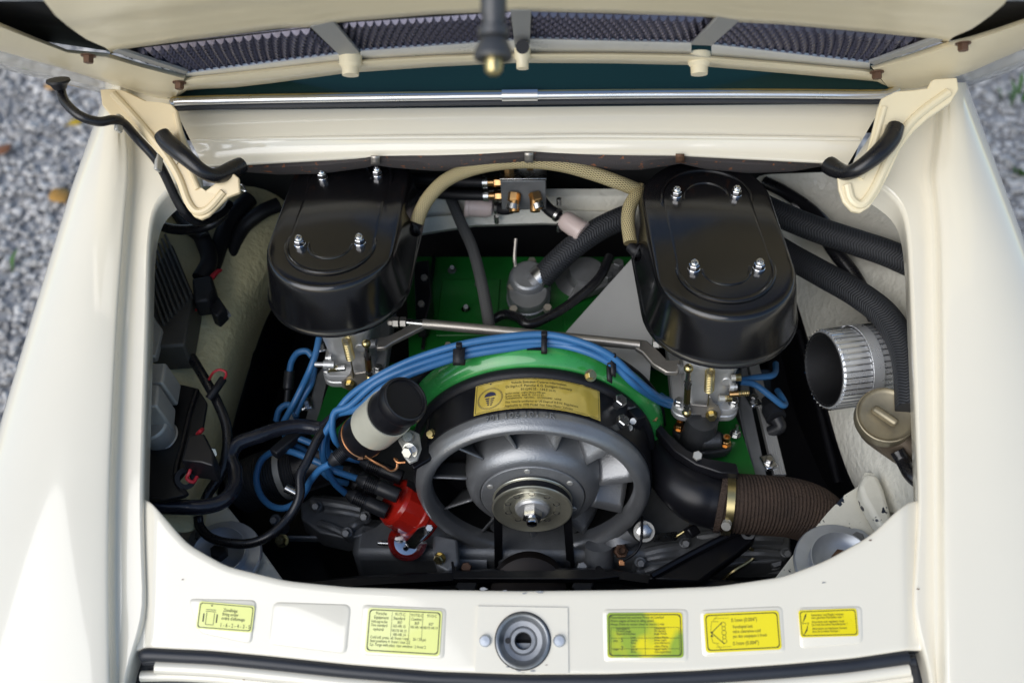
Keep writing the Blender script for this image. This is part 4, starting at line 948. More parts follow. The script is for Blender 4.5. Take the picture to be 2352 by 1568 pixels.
# ================================================================ carburettors
def coil_spring(a, b, r_, turns, wire):
    a, b = Vector(a), Vector(b); x, y, z_ = axes(b-a); L_ = (b-a).length; n = turns*10
    return MB().tube([a+z_*(L_*k/n)+x*(r_*math.cos(2*math.pi*k/10))+y*(r_*math.sin(2*math.pi*k/10)) for k in range(n+1)], wire, 6, n=1)
def carb(fn, label, body_c, zb, k):
    c = Pz(*fn(*body_c), zb); t = thing('carburettor', label, 'carburettor', c, 'alloy carburettors under the air cleaners')
    up = Vector((0, 0, 1))
    def rr(hx, hy, r_, z_, dy=0):
        out = []
        for sx, sy, a0 in ((1, 1, 0), (-1, 1, 90), (-1, -1, 180), (1, -1, 270)):
            for q in range(6):
                a = R(a0+18*q); out.append(c+Vector((sx*(hx-r_)+r_*math.cos(a), dy+sy*(hy-r_)+r_*math.sin(a), z_)))
        return out
    L1 = [(.0235, .056, .012, -.004), (.0245, .057, .013, .012), (.0262, .060, .014, .040), (.0285, .062, .016, .058), (.0295, .063, .016, .060), (.0295, .063, .016, .067), (.0275, .061, .015, .068), (.0275, .061, .015, .125)]
    rows = [rr(a, b, d, z_, .060) for a, b, d, z_ in L1]; ob('carburettor_body', MB().grid(rows, cv=True), M_alloy, t, sharp=35)
    rows = [rr(a, b, d, z_, .060) for a, b, d, z_ in [(.035, .062, .012, -.020), (.036, .063, .013, -.018), (.036, .063, .013, -.012), (.0345, .062, .012, -.011), (.0345, .062, .012, -.0095), (.036, .063, .013, -.009), (.036, .063, .013, -.002), (.0345, .062, .012, .0)]]
    fl = ob('base_flange', MB().grid(rows, cv=True).add(rows[-1], [list(range(24))]), M_alloy, t, sharp=30)
    for sx in (-1, 1):
        ob('flange_nut', MB().hexa(c+Vector((sx*.0295, .006, 0)), up, .0046, .006, .2, washer=.0056), M_steel, t)
    ob('body_boss', MB().cyl(c+Vector((.016, .004, .045)), c+Vector((.016, -.002, .045)), .006), M_alloy, t, bevel=.001)
    return c, t
cR, tR = carb(zB, 'right alloy carburettor with return spring and brass link', (760, 625), .668, 1)
cL, tL = carb(zD, 'left alloy carburettor with return spring and link rod', (680, 800), .668, -1)
def linkage(fn, t, c, ball, mid, low, lever, bolt, spr, screws, ylev):
    Py_ = lambda p, o=0.0: Py(*fn(*p), ylev+o)
    a, m_, b = Py_(ball), Py_(mid), Py_(low)
    ob('ball_socket', MB().ball(a, .0050), M_gold, t); ob('ball_socket', MB().ball(b, .0050), M_gold, t)
    ob('link_rod', MB().cyl(a, b, .0026, 12), M_steel, t)
    ob('link_sleeve', MB().hexa(a.lerp(b, .42), b-a, .0038, (b-a).length*.34, .2), M_gold, t)
    ob('lock_nut', MB().hexa(a.lerp(b, .30), b-a, .0044, .0036).hexa(a.lerp(b, .80), b-a, .0044, .0036), M_steel, t)
    ob('throttle_lever', MB().prism([Py_(p, .006) for p in lever], (0, .0022, 0)), M_barrod, t, bevel=.0005)
    p = Py_(bolt, .004); ob('lever_nut', MB().hexa(p, (0, -1, .25), .0050, .005, .2, washer=.0064), M_gold, t)
    p0, p1 = Py_(spr[0], .002), Py_(spr[1], .002)
    ob('return_spring', coil_spring(p0, p1, .0048, 12, .00058), M_gold, t)
    ob('spring_hook', MB().tube([Py_(spr[2], .004), p0.lerp(Py_(spr[2], .004), .3), p0], .0007, 6), M_gold, t)
    ob('spring_hook', MB().tube([p1, p1.lerp(Py_(spr[3], .004), .5), Py_(spr[3], .004)], .0007, 6), M_gold, t)
    for (s0, s1, r_, m) in screws:
        q0, q1_ = Py_(s0, .008), Py_(s1, .008)
        ob('adjusting_screw', MB().cyl(q0, q0.lerp(q1_, .55), r_, 16).cyl(q0.lerp(q1_, .5), q1_, r_*.6, 12), m, t)
        if r_ < .0036: ob('screw_spring', coil_spring(q0.lerp(q1_, .45), q1_, r_*.85, 5, .0009), M_gold, t)
linkage(zB, tR, cR, (558, 180), (545, 430), (535, 680), [(580, 590), (760, 605), (775, 510), (805, 500), (830, 570), (900, 610), (930, 690), (900, 760), (820, 790), (720, 760), (700, 705), (580, 690)], (815, 705),
        ((800, 205), (790, 430), (810, 150), (775, 600)), [((900, 515), (1050, 520), .0034, M_relay), ((1040, 285), (1150, 280), .0034, M_relay), ((1020, 385), (1105, 385), .0046, M_alloy), ((1020, 470), (1240, 455), .0032, M_brass)], cR.y-.012)
linkage(zD, tL, cL, (858, 412), (890, 600), (905, 850), [(540, 900), (600, 850), (650, 800), (680, 700), (705, 800), (890, 770), (905, 800), (900, 900), (760, 960), (620, 1000), (550, 970)], (650, 930),
        ((600, 350), (660, 600), (590, 290), (700, 840)), [((590, 720), (390, 735), .0034, M_steel), ((450, 680), (205, 675), .0044, M_alloy), ((420, 590), (345, 595), .0042, M_alloy)], cL.y-.012)
# intake stub under the right carburettor
M_manif = mat('black_manifold_casting', (.05, .052, .055), .42, .5, 0, .4, 60, bump=.4, bscale=500)
man = thing('intake_manifold', 'dark cast intake stub bolted below the right carburettor', 'manifold', Pz(*zB(700, 1050), .61))
ob('manifold_flange', MB().prism([Pz(*zB(*p), .622) for p in ((375, 870), (400, 800), (480, 780), (600, 760), (870, 850), (1030, 960), (1055, 1050), (1000, 1105), (720, 1145), (600, 1090), (480, 990))], (0, 0, -.012)), M_manif, man, bevel=.003)
ob('manifold_neck', MB().tube([Pz(*zB(640, 1010), .615), Pz(*zB(690, 860), .64), Pz(*zB(720, 740), .66)], lambda t: .019-.002*t, 20), M_manif, man)
ob('manifold_stub', MB().tube([Pz(*zB(700, 1000), .632), Pz(*zB(920, 985), .632)], .0095, 16), M_manif, man, bevel=.002)
for p in ((450, 850), (975, 1030)):
    c = Pz(*zB(*p), .624); ob('manifold_nut', MB().hexa(c, (0, 0, 1), .0050, .006, .2, washer=.0062).lathe([(.0040, .006), (.0040, .013), (.0028, .013), (.0028, .006)], c, (0, 0, 1), 18), M_brass, man)
c = Pz(*zB(1085, 920), .603); ob('tin_stud', MB().hexa(c, (0, 0, 1), .0048, .005, .2, washer=.0066).cyl(c, c+Vector((0, 0, .016)), .0018), M_steel, ENG)
# rocker cover rails on both sides
def rails(fn, poly, fin0, fin1, clips, label, z_=.592, nf=5, dx=(24, 27)):
    t = thing('rocker_cover', label, 'rocker cover', Pz(*fn(*poly[0]), z_), 'finned rocker covers')
    ob('cover_rail', MB().prism([Pz(*fn(*p), z_) for p in poly], (0, 0, -.02)), M_cast, t, bevel=.002)
    g_ = [poly[0], (poly[0][0]-14, poly[0][1]), (poly[-1][0]-16, poly[-1][1]), poly[-1]]
    ob('gasket', MB().prism([Pz(*fn(*p), z_-.002) for p in g_], (0, 0, -.01)), M_gasket, t)
    for k in range(nf):
        a, b = Pz(*fn(fin0[0]+dx[0]*k, fin0[1]), z_-.004), Pz(*fn(fin1[0]+dx[1]*k, fin1[1]), z_-.004)
        d = (b-a).normalized(); s_ = Vector((d.y, -d.x, 0)).normalized()
        ob('fin', MB().box((a+b)/2, .0026, (b-a).length, .010, (s_, d, s_.cross(d))), M_alloy, t, bevel=.0006)
    for p in clips:
        c = Pz(*fn(*p), z_+.002); ob('cover_clip', MB().box(c, .015, .02, .006, (Vector((.95, .3, 0)), Vector((-.3, .95, 0)), Vector((0, 0, 1)))), M_chrome, t, bevel=.002)
        ob('clip_nut', MB().hexa(c+Vector((0, 0, .0035)), (0, 0, 1), .0045, .005), M_steel, t)
rails(zB, [(1130, 620), (1140, 150), (1220, 150), (1260, 560), (1440, 1400), (1300, 1400)], (1235, 150), (1530, 1400), ((1290, 540), (1460, 1240)), 'finned alloy rocker cover right of the right carburettor')
rails(zD, [(390, 760), (300, 700), (230, 800), (60, 1450), (230, 1450)], (150, 800), (-90, 1450), ((290, 450), (90, 1180)), 'grey rocker cover left of the left carburettor', nf=2, dx=(-30, -30))

# throttle cross shaft
bar = thing('throttle_shaft', 'worn steel throttle cross shaft between the two carburettors', 'shaft', Pz(1220, 765, .70))
ob('shaft_tube', MB().cyl(Pz(972, 743, .715), Pz(1470, 792, .715), .0056, 20), M_barrod, bar)
ob('shaft_end', MB().cyl(Pz(972, 743, .715), Pz(925, 738, .715), .0036, 16), M_steel, bar)
for x, r_ in ((933, .0062), (916, .0066), (905, .0045)): 
    a = Pz(x, 740, .715); ob('shaft_nut', MB().hexa(a, (-1, .05, 0), r_, .007), M_barrod, bar)
ob('shaft_arm', MB().prism([Pz(*zD(*p), .716) for p in ((1590, 90), (1600, 190), (1400, 290), (1200, 390), (1100, 460), (985, 465), (985, 330), (1100, 325), (1300, 230), (1480, 110))], (0, 0, -.006)), M_barrod, bar, bevel=.0015)
ob('arm_bush', MB().cyl(Pz(*zD(1000, 410), .714), Pz(*zD(915, 415), .712), .0055, 18), M_cast_d, bar)
ob('shaft_arm', MB().prism([Pz(*q5(*p), .716) for p in ((1990, 760), (2060, 770), (2140, 840), (2200, 905), (2290, 905), (2270, 985), (2190, 985), (2100, 930), (2030, 850), (1980, 820))], (0, 0, -.006)), M_barrod, bar, bevel=.0015)
ob('shaft_nut', MB().hexa(Pz(1500, 788, .715), (1, -.05, .05), .0064, .007).hexa(Pz(1514, 789, .715), (1, 0, 0), .005, .006), M_barrod, bar)
ob('arm_bush', MB().cyl(Pz(*zB(440, 185), .714), Pz(*zB(510, 180), .712), .0052, 18), M_cast_d, bar)

# ================================================================ ignition coil with bracket
ca, cb2 = Pz(822, 1012, .685), Pz(934, 914, .775)
cd = (cb2-ca).normalized(); CL = (cb2-ca).length
coil = thing('ignition_coil', 'black ignition coil in a silver clamp left of the fan', 'ignition coil', ca)
ob('coil_can', MB().lathe([(1e-5, .002), (0.01936, .0), (0.02358, .003), (0.02394, .008), (0.02306, .010), (0.02341, .013), (0.02358, CL*.86), (0.02306, CL*.90)], ca, cd, 48), M_black, coil, sharp=40)
ob('coil_cap', MB().lathe([(.0238, CL*.86), (.0246, CL*.89), (.0243, CL*.955), (.0232, CL*.985), (.0205, CL*.985), (.0198, CL*.955), (.012, CL*.95), (1e-5, CL*.95)], ca, cd, 48), M_black, coil, sharp=30)
ob('coil_rim', MB().lathe([(.0198, CL*.957), (.0212, CL*.992), (.0226, CL*.985)], ca, cd, 48), M_boot, coil)
ob('coil_clamp', MB().lathe([(.0240, CL*.34), (.0252, CL*.34), (.0252, CL*.67), (.0240, CL*.67)], ca, cd, 56), mat('clamp_zinc', (.66, .64, .52), .36, .4, 0, .12, 40), coil, sharp=30)
ob('coil_rim', MB().lathe([(.0226, .010), (.0242, .0112), (.0226, .0124)], ca, cd, 48), M_copper, coil)
ob('clamp_ear', MB().prism([Pz(*zA(*p), .705) for p in ((1180, 400), (1290, 310), (1370, 350), (1385, 470), (1350, 570), (1280, 600), (1230, 540), (1215, 460))], (0, 0, -.004)), M_relay, coil, bevel=.001)
ob('clamp_screw', MB().lathe([(1e-5, .004), (.005, .0038), (.006, 0)], Pz(*zA(1270, 385), .707), (0, -.4, .9), 18), M_steel, coil)
ob('clamp_bolt', MB().hexa(Pz(*zA(1290, 495), .708), (-.35, -.75, .5), .0062, .007, .2, washer=.0082), M_steel, coil)
ob('coil_bracket', MB().prism([Pz(*p, .688) for p in ((1000, 885), (1025, 862), (1038, 880), (1040, 990), (1010, 1040), (950, 1075), (940, 1060), (975, 990))], (0, 0, -.005)), M_black, coil, bevel=.001)
for x, y, m in ((1012, 886, M_barrod), (998, 998, M_gold)):
    c = Pz(x, y, .692); ob('bracket_nut', MB().hexa(c, (-.25, -.55, .8), .0056, .008, .3, washer=.0066).cyl(c, c+Vector((-.25, -.55, .8))*.014, .0034), m, coil)
# coil boot and leads
boot_prof = [(.0045, .058), (.0062, .056), (.0100, .047), (.0104, .046)]
for k in range(6): boot_prof += [(.0104, .0448-.0026*k), (.0088, .0440-.0026*k), (.0088, .0434-.0026*k), (.0104, .0428-.0026*k)]
boot_prof += [(.0100, .028), (.0105, .027), (.0108, .002), (.010, 0), (1e-5, 0)]
bootm = mesh_only('rubber_boot', MB().lathe(boot_prof, (0, 0, 0), (0, 0, 1), 28), M_boot)
def bootp(name, base, tip, parent, s=1.0):
    b, t = Vector(base), Vector(tip); L_ = (t-b).length/.058
    m = place(b, t-b) @ Matrix.Diagonal((s, s, L_, 1)); return inst(name, bootm, m, parent)
bootp('coil_boot', ca+cd*.004, Pz(*zA(590, 610), .675), coil, .78)
ob('coil_wire', MB().tube(T2([(*zA(900, 545), .70), (*zA(960, 585), .70), (*zA(1060, 640), .695), (*zA(1120, 675), .69), (*zA(1170, 650), .69), (*zA(1175, 590), .695), (*zA(1150, 565), .70), (*zA(1180, 600), .70), (*zA(1245, 600), .70)]), .0014, 8), M_copper, coil)
ob('coil_terminal', MB().box(Pz(*zA(860, 525), .69), .012, .006, .002, axes((-.3, -.4, .85), (1, 0, 0))), M_rust, coil)

# ================================================================ distributor
d0, d1 = Pz(*zA(1390, 1060), .545), Pz(*zA(1130, 925), .575)
dd = (d1-d0).normalized(); DL = (d1-d0).length
dis = thing('distributor', 'red distributor cap with black rubber boots left of the fan', 'distributor', d0)
ob('distributor_cap', MB().lathe([(1e-5, DL), (.022, DL), (.026, DL*.96), (.0285, DL*.86), (.029, DL*.3), (.0305, DL*.28), (.0305, DL*.12), (.0285, DL*.1), (.0285, -.01)], d0, dd, 14, hint=(.2, .3, 1)), M_red, dis, sharp=25, bevel=.0015)
ob('distributor_body', MB().lathe([(.030, -.008), (.028, -.05), (1e-5, -.05)], d0, dd, 32), M_cast_d, dis)
ob('cap_clip', MB().prism([Pz(*zA(*p), .592) for p in ((1265, 745), (1345, 790), (1335, 850), (1255, 800))], (0, 0, -.003)), M_black, dis)
boots = [((1090, 1030), (728, 868), .590), ((1190, 890), (822, 738), .612), ((1215, 735), (850, 585), .600), ((1000, 790), (700, 655), .585), ((1010, 870), (770, 770), .570)]
for a, b, z_ in boots: bootp('cap_boot', Pz(*zA(*a), z_-.012), Pz(*zA(*b), z_), dis, .80)
va = thing('vacuum_unit', 'shiny round vacuum advance unit below the red distributor cap', 'vacuum unit', Pz(*zA(1250, 1310), .52))
vc = Pz(*zA(1255, 1300), .535); vn = Vector((.30, -.25, .92)).normalized()
ob('vacuum_can', MB().lathe([(1e-5, .003), (.008, .003), (.014, .001), (.019, .003), (.0212, .0055), (.022, .006), (.022, .005), (.020, -.006), (.016, -.018), (1e-5, -.02)], vc, vn, 48), M_chrome, va)
ob('vacuum_arm', MB().prism([Pz(*zA(*p), .562) for p in ((1240, 1290), (1390, 1120), (1470, 1160), (1460, 1200), (1330, 1340), (1270, 1330))], (0, 0, -.004)), M_chrome, va, bevel=.0015)
ob('arm_screw', MB().hexa(Pz(*zA(1458, 1175), .566), (0, -.4, .9), .0045, .005), M_steel, va)
ob('vacuum_pipe', MB().cyl(Pz(*zA(1110, 1305), .53), Pz(*zA(1012, 1300), .53), .0028), M_steel, va)

# ================================================================ blue ignition leads
def lead(pts, label, r_=.0037, n=8):
    return tag(ob('ignition_lead', MB().tube([Pz(*p) for p in pts], r_, 12, n=n), M_blue), label, 'ignition lead', 'blue silicone ignition leads')
def A_(p, z_): return (*zA(*p), z_)
arc = [(775, 985, .69), (812, 918, .72), (870, 870, .745), (950, 829, .762), (1050, 793, .772), (1150, 775, .776), (1250, 768, .776), (1330, 784, .772), (1400, 815, .762), (1450, 860, .74)]
def off(pts, dx, dy, dz=0): return [(x+dx, y+dy, z_+dz) for x, y, z_ in pts]
lead([A_((728, 870), .59), A_((640, 790), .61), A_((565, 670), .635), A_((525, 520), .66), A_((535, 380), .675)]+[(752, 985, .685), (795, 918, .715), (862, 868, .742), (945, 827, .76)]+arc[4:]+[(1490, 895, .71), (1520, 915, .68), (1558, 926, .655)], 'topmost blue lead of the bundle arching over the green shroud')
lead([A_((690, 470), .655), A_((635, 400), .675), A_((610, 290), .69), A_((635, 160), .705)]+off([(800, 925, .715), (862, 872, .742), (950, 834, .757), (1050, 802, .764), (1150, 784, .768), (1250, 777, .769), (1330, 793, .765), (1400, 824, .755), (1450, 868, .732)], 4, 6)+[(1492, 902, .70), (1522, 918, .675), (1556, 930, .65)], 'middle blue lead of the bundle, dropping to the coil side')
lead([A_((600, 570), .64), A_((560, 470), .655), A_((575, 350), .67), A_((640, 190), .695)]+off([(815, 930, .71), (872, 882, .735), (955, 844, .75), (1050, 812, .756), (1150, 794, .760), (1250, 782, .760), (1330, 796, .76), (1400, 829, .748), (1450, 874, .725)], 6, 8, .005)+[(1492, 908, .695), (1520, 924, .67), (1550, 934, .648)], 'lowest blue lead of the bundle against the green shroud')
lead([A_((590, 612), .675), A_((500, 665), .665), A_((420, 760), .645), A_((375, 850), .63), A_((300, 945), .615), A_((180, 998), .605), A_((60, 965), .60), A_((-25, 860), .60), A_((-50, 720), .605), A_((-5, 580), .615), A_((110, 500), .625), A_((230, 500), .63), A_((360, 545), .632), A_((500, 605), .63), A_((640, 675), .625), A_((822, 738), .612)], 'blue lead looping round the black hose to the coil boot')
lead([A_((700, 656), .585), A_((560, 625), .60), A_((430, 580), .615), A_((300, 520), .62), A_((200, 490), .62)], 'short blue lead ducking behind the looped lead')
lead([A_((850, 585), .60), A_((760, 565), .61), A_((600, 520), .62), A_((430, 435), .63), A_((300, 385), .635), A_((215, 370), .63), A_((180, 340), .62)], 'blue lead through the left end of the black separator clip')
lead([A_((740, 780), .575), A_((600, 740), .59), A_((470, 620), .605), A_((370, 500), .615), A_((260, 440), .625), A_((200, 370), .62), A_((215, 290), .61)], 'blue lead crossing under the black separator clip')
lead([(*q4(2150, 720), .70), (*q4(2120, 860), .69), (*q4(2085, 960), .68), (*q4(2030, 1080), .66), (*q4(1970, 1200), .645), (*q4(1900, 1330), .625)], 'blue lead running down beside the left carburettor')
lead([(*q4(2095, 880), .665), (*q4(2060, 845), .668), (*q4(2000, 855), .665), (*q4(1960, 910), .655), (*q4(1945, 975), .645)], 'short curved blue lead ending in a black plug left of the left carburettor')
lead([(*q4(2110, 960), .66), (*q4(2090, 1060), .655), (*q4(2040, 1150), .645), (*q4(1990, 1260), .63)], 'second blue lead beside the left rocker cover')
lead([(*q4(1990, 1290), .62), (*q4(1965, 1220), .625), (*q4(1920, 1205), .625), (*q4(1875, 1240), .62), (*q4(1855, 1310), .61)], 'small looped blue lead above the taped harness')
lead([(*zB(1540, 130), .62), (*zB(1535, 220), .63), (*zB(1480, 265), .635), (*zB(1300, 285), .64), (*zB(1140, 315), .645)], 'blue lead leaving the right carburettor towards the wall')
lead([(*zB(1140, 330), .645), (*zB(1300, 360), .64), (*zB(1480, 490), .63), (*zB(1610, 590), .62), (*zB(1645, 575), .615), (*zB(1600, 490), .615), (*zB(1560, 430), .61)], 'blue lead bent back beside the right rocker cover')
lead([(*q5(2338, 1190), .655), (*q5(2200, 1170), .66), (*q5(2150, 1140), .66)], 'short blue lead stub by the right carburettor base')
plug = thing('plug_connector', 'black elbow plug connector beside the right rocker cover', 'connector', Pz(*zB(1530, 720), .60))
ob('plug_body', MB().tube([Pz(*zB(1430, 520), .605), Pz(*zB(1490, 630), .605), Pz(*zB(1545, 740), .605)], lambda t: .006+.006*min(1, t*2), 18), M_boot, plug)
ob('plug_elbow', MB().tube([Pz(*zB(1545, 740), .605), Pz(*zB(1590, 830), .60), Pz(*zB(1540, 870), .595), Pz(*zB(1470, 900), .59)], .0072, 16), M_boot, plug)
pl2 = tag(ob('plug_sleeve', MB().tube([Pz(*q4(1945, 975), .645), Pz(*q4(1935, 1080), .63), Pz(*q4(1925, 1190), .62)], lambda t: .006 if t < .6 else .0035, 14), M_boot), 'slim black plug sleeve hanging left of the left carburettor', 'connector')
sep = thing('lead_separator', 'black rubber separator clip holding blue leads above the harness', 'clip', Pz(*zA(240, 400), .635))
ob('separator_body', MB().box(Pz(*zA(240, 410), .637), .012, .048, .012, (Vector((.8, -.6, 0)), Vector((.6, .8, 0)), Vector((0, 0, 1)))), M_boot, sep, bevel=.002)
for x, y, z_, an, w_ in ((1055, 797, .771, 0, .012), (1250, 771, .775, 0, .006), (1408, 822, .757, .6, .006), (1400, 836, .752, .6, .006)):
    c = Pz(x, y, z_); tdir = Vector((1, 0, -.15 if x < 1200 else .0)); tdir = Vector((math.cos(an), -.3*math.sin(an), -math.sin(an)))
    t = thing('cable_tie', {1055: 'wide black rubber strap round the blue lead bundle', 1250: 'narrow black cable tie at the top of the lead bundle', 1408: 'upper black cable tie on the right of the lead bundle', 1400: 'lower black cable tie on the right of the lead bundle'}[x], 'cable tie', c, 'ties round the blue lead bundle')
    xx, yy, aa = axes(tdir); pts = [(math.cos(k*.524)*.0125, math.sin(k*.524)*.0060) for k in range(13)]
    # flat loop round the three leads
    lo_ = c-Vector((0, .004, .006))
    ob('tie_loop', MB().grid([[lo_+aa*s_+Vector((0, 1, .2)).normalized()*p[0]+Vector((0, -.2, 1)).normalized()*p[1] for p in pts] for s_ in (-w_/2, w_/2)]), M_rubber, t, solid=.0014)
    ob('tie_head', MB().box(c+Vector((0, -.001, .0035)), .006, .006, .005), M_rubber, t, bevel=.001)

# ================================================================ hoses
def band(a, b, r_, th): a, b = Vector(a), Vector(b); L_ = (b-a).length; return MB().lathe([(r_, 0), (r_+th, 0), (r_+th, L_), (r_, L_)], a, b-a, 56)
def hose(pts, r_, m, label, cat='hose', group=None, seg=22, n=10):
    return tag(ob('hose', MB().tube([Pz(*p) for p in pts], r_, seg, n=n), m), label, cat, group)
gh = thing('breather_hose', 'golden mesh covered breather hose arching between the air cleaners', 'hose', Pz(1215, 372, .85))
ob('hose_run', MB().tube(T2([(957, 512, .815), (968, 482, .825), (990, 447, .835), (1025, 414, .845), (1075, 391, .852), (1140, 376, .858), (1215, 371, .86), (1290, 379, .858), (1360, 398, .85), (1420, 419, .84), (1468, 438, .825)]), .0076, 24, n=12), M_mesh_hose, gh)
ob('hose_run', MB().tube(T2([(1472, 434, .825), (1460, 450, .828), (1446, 475, .825), (1442, 510, .818), (1448, 558, .808)]), .0072, 24, n=12), M_mesh_hose, gh)
ob('hose_tee', MB().tube([Pz(1466, 437, .825), Pz(1480, 446, .818), Pz(1470, 470, .80)], .0080, 18), M_brass, gh)
ob('hose_clamp', MB().tube([Pz(1468, 438, .825), Pz(1472, 440, .824)], .0088, 20), M_steel, gh)
hose([(1243, 640, .69), (1275, 605, .705), (1320, 565, .72), (1370, 530, .73), (1420, 505, .735), (1480, 482, .735)], .0142, M_braid, 'thick black braided hose leading to the oil breather cap', group='black braided hoses', seg=28)
hose([(1745, 470, .745), (1790, 492, .75), (1870, 525, .755), (1960, 555, .76), (2040, 582, .765), (2130, 622, .77)], .0148, M_braid, 'upper thick black braided hose running to the right rim', group='black braided hoses', seg=28)
hose([(1760, 552, .715), (1810, 585, .72), (1890, 630, .735), (1965, 672, .745), (2030, 722, .75), (2070, 785, .75), (2086, 850, .745), (2092, 940, .735)], .0148, M_braid, 'lower thick black braided hose curving behind the ribbed filter', group='black braided hoses', seg=28)
hose([(1035, 455, .74), (1058, 510, .735), (1085, 570, .728), (1104, 640, .72), (1116, 700, .71), (1124, 752, .70)], .0068, M_braid_g, 'grey braided fuel hose hanging in front of the green tin', group='black braided hoses', seg=20)
hose([(640, 470, .72), (600, 488, .72), (560, 520, .71), (540, 560, .70), (536, 600, .69), (540, 632, .68)], .0095, M_rubber, 'black rubber hose entering the left wall beside the air cleaner', group='black hoses on the left wall')
hose([(575, 455, .725), (530, 500, .72), (505, 560, .71), (490, 610, .70), (482, 650, .69)], .0105, M_rubber, 'second black rubber hose left of the wall hose', group='black hoses on the left wall')
hose([(1755, 418, .75), (1800, 440, .75), (1860, 480, .75), (1900, 520, .75), (1930, 560, .745)], .0075, M_sleeve, 'smooth black cable across the upper right wall', group='black cables on the right wall')
hose([(1820, 470, .745), (1865, 500, .74), (1920, 580, .735), (1965, 640, .725), (2010, 730, .71)], .0085, M_sleeve, 'black cable passing under both braided hoses', group='black cables on the right wall')
hose([(2060, 1035, .70), (2075, 1060, .695), (2092, 1090, .70), (2115, 1110, .70)], .007, M_sleeve, 'black pipe below the oil filler neck', group='black cables on the right wall')
cl = tag(ob('hose_clamp', MB().tube([Pz(1232, 645, .688), Pz(1248, 630, .693)], .0152, 28), M_steel), 'steel clamp on the thick hose at the breather cap', 'hose clamp')
# oil breather cap
br = thing('oil_breather', 'cast alloy oil breather housing behind the throttle shaft', 'breather', Pz(1215, 700, .65))
bc = Pz(1214, 690, .665)
ob('breather_body', MB().lathe([(.027, -.02), (.027, .006), (.026, .010), (.0245, .012), (.0235, .028), (.019, .034), (1e-5, .035)], bc+Vector((0, .020, 0)), (0, -.3, 1), 20), M_alloyd, br, sharp=25, bevel=.002)
ob('breather_base', MB().lathe([(.0245, -.01), (.0245, .016), (.022, .020), (1e-5, .021)], bc, (0, -.25, 1), 36), M_alloyd, br)
ob('breather_rib', MB().lathe([(.0246, .004), (.0262, .005), (.0262, .009), (.0246, .010)], bc, (0, -.25, 1), 36), M_alloyd, br)
ob('breather_pipe', MB().cyl(Pz(1222, 655, .685), Pz(1245, 635, .692), .013), M_cast, br)
for p in ((1176, 665), (1180, 715), (1258, 712), (1222, 605)):
    ob('breather_bolt', MB().hexa(Pz(*p, .68), (0, -.3, .9), .0055, .008), M_barrod, br)
ob('breather_wire', MB().tube(T2([(1184, 612, .70), (1182, 590, .71), (1185, 548, .725)]), .0022, 8), M_barrod, br)
ob('breather_hose', MB().tube(T2([(1130, 735, .675), (1160, 722, .68), (1190, 730, .685), (1215, 745, .685), (1260, 728, .685), (1320, 690, .69), (1375, 640, .70), (1400, 590, .70)]), .0058, 12), M_sleeve, br)
th = thing('thermostat_housing', 'dark cast housing below the thick breather hose', 'housing', Pz(1350, 640, .66))
ob('housing_body', MB().lathe([(.04, -.02), (.04, .004), (.03, .008), (.022, .014), (.020, .03), (1e-5, .032)], Pz(1345, 655, .650), (0, -.1, 1), 28), M_cast_d, th)
ob('housing_ear', MB().prism(pz_poly([(1300, 690), (1400, 650), (1440, 620), (1420, 600), (1340, 620)], .672), (0, 0, -.012)), M_cast, th, bevel=.003)
for p in ((1395, 640), (1420, 612)): ob('housing_bolt', MB().hexa(Pz(*p, .675), (0, 0, 1), .007, .008), M_cast_d, th)

# ================================================================ fuel regulator and filters
rg = thing('fuel_regulator', 'alloy fuel pressure regulator block with white gauge', 'regulator', Pz(1203, 470, .76))
rc = Py(1203, 430, .335)
ob('regulator_block', MB().box(rc, .052, .030, .042), M_cast_d, rg, bevel=.001)
ob('regulator_top', MB().box(rc+Vector((0, .001, .0225)), .054, .032, .003), M_steel, rg, bevel=.0006)
gc = Py(1218, 388, .345); ob('gauge_face', MB().lathe([(1e-5, .006), (.0145, .006), (.016, .007), (.0165, .004), (.0165, -.008), (1e-5, -.008)], gc, (0, -.7, .7), 32), M_white, rg)
ob('gauge_stem', MB().cyl(gc+Vector((0, 0, -.01)), rc+Vector((.008, 0, .024)), .004), M_brass, rg)
ob('brass_fitting', MB().hexa(rc+Vector((-.016, 0, .024)), (0, 0, 1), .006, .012).cyl(rc+Vector((-.016, 0, .03)), rc+Vector((-.016, 0, .05)), .004), M_brass, rg)
for x in (-.010, .013):
    b = rc+Vector((x, -.016, .004)); ob('hose_fitting', MB().hexa(b, (.2 if x > 0 else -.1, -.6, -.5), .0075, .010).cyl(b, b+Vector((.02 if x > 0 else -.01, -.6, -.5)).normalized()*.022, .0058), M_brass, rg)
    ob('fitting_clamp', MB().lathe([(.0068, .013), (.0075, .013), (.0075, .019), (.0068, .019)], b, (.2 if x > 0 else -.1, -.6, -.5), 20), M_steel, rg)
for dz in (.008, -.012):
    b = rc+Vector((-.026, 0, dz)); ob('side_fitting', MB().hexa(b, (-1, 0, 0), .006, .009).cyl(b, b-Vector((.018, 0, 0)), .0045), M_brass, rg)
    ob('fitting_clamp', MB().lathe([(.006, .016), (.0072, .016), (.0072, .022), (.006, .022)], b, (-1, 0, 0), 18), M_steel, rg)
    ob('supply_hose', MB().tube([b-Vector((.016, 0, 0)), b-Vector((.06, -.005, .002)), b-Vector((.13, -.02, .006))], .0062, 14), M_rubber, rg)
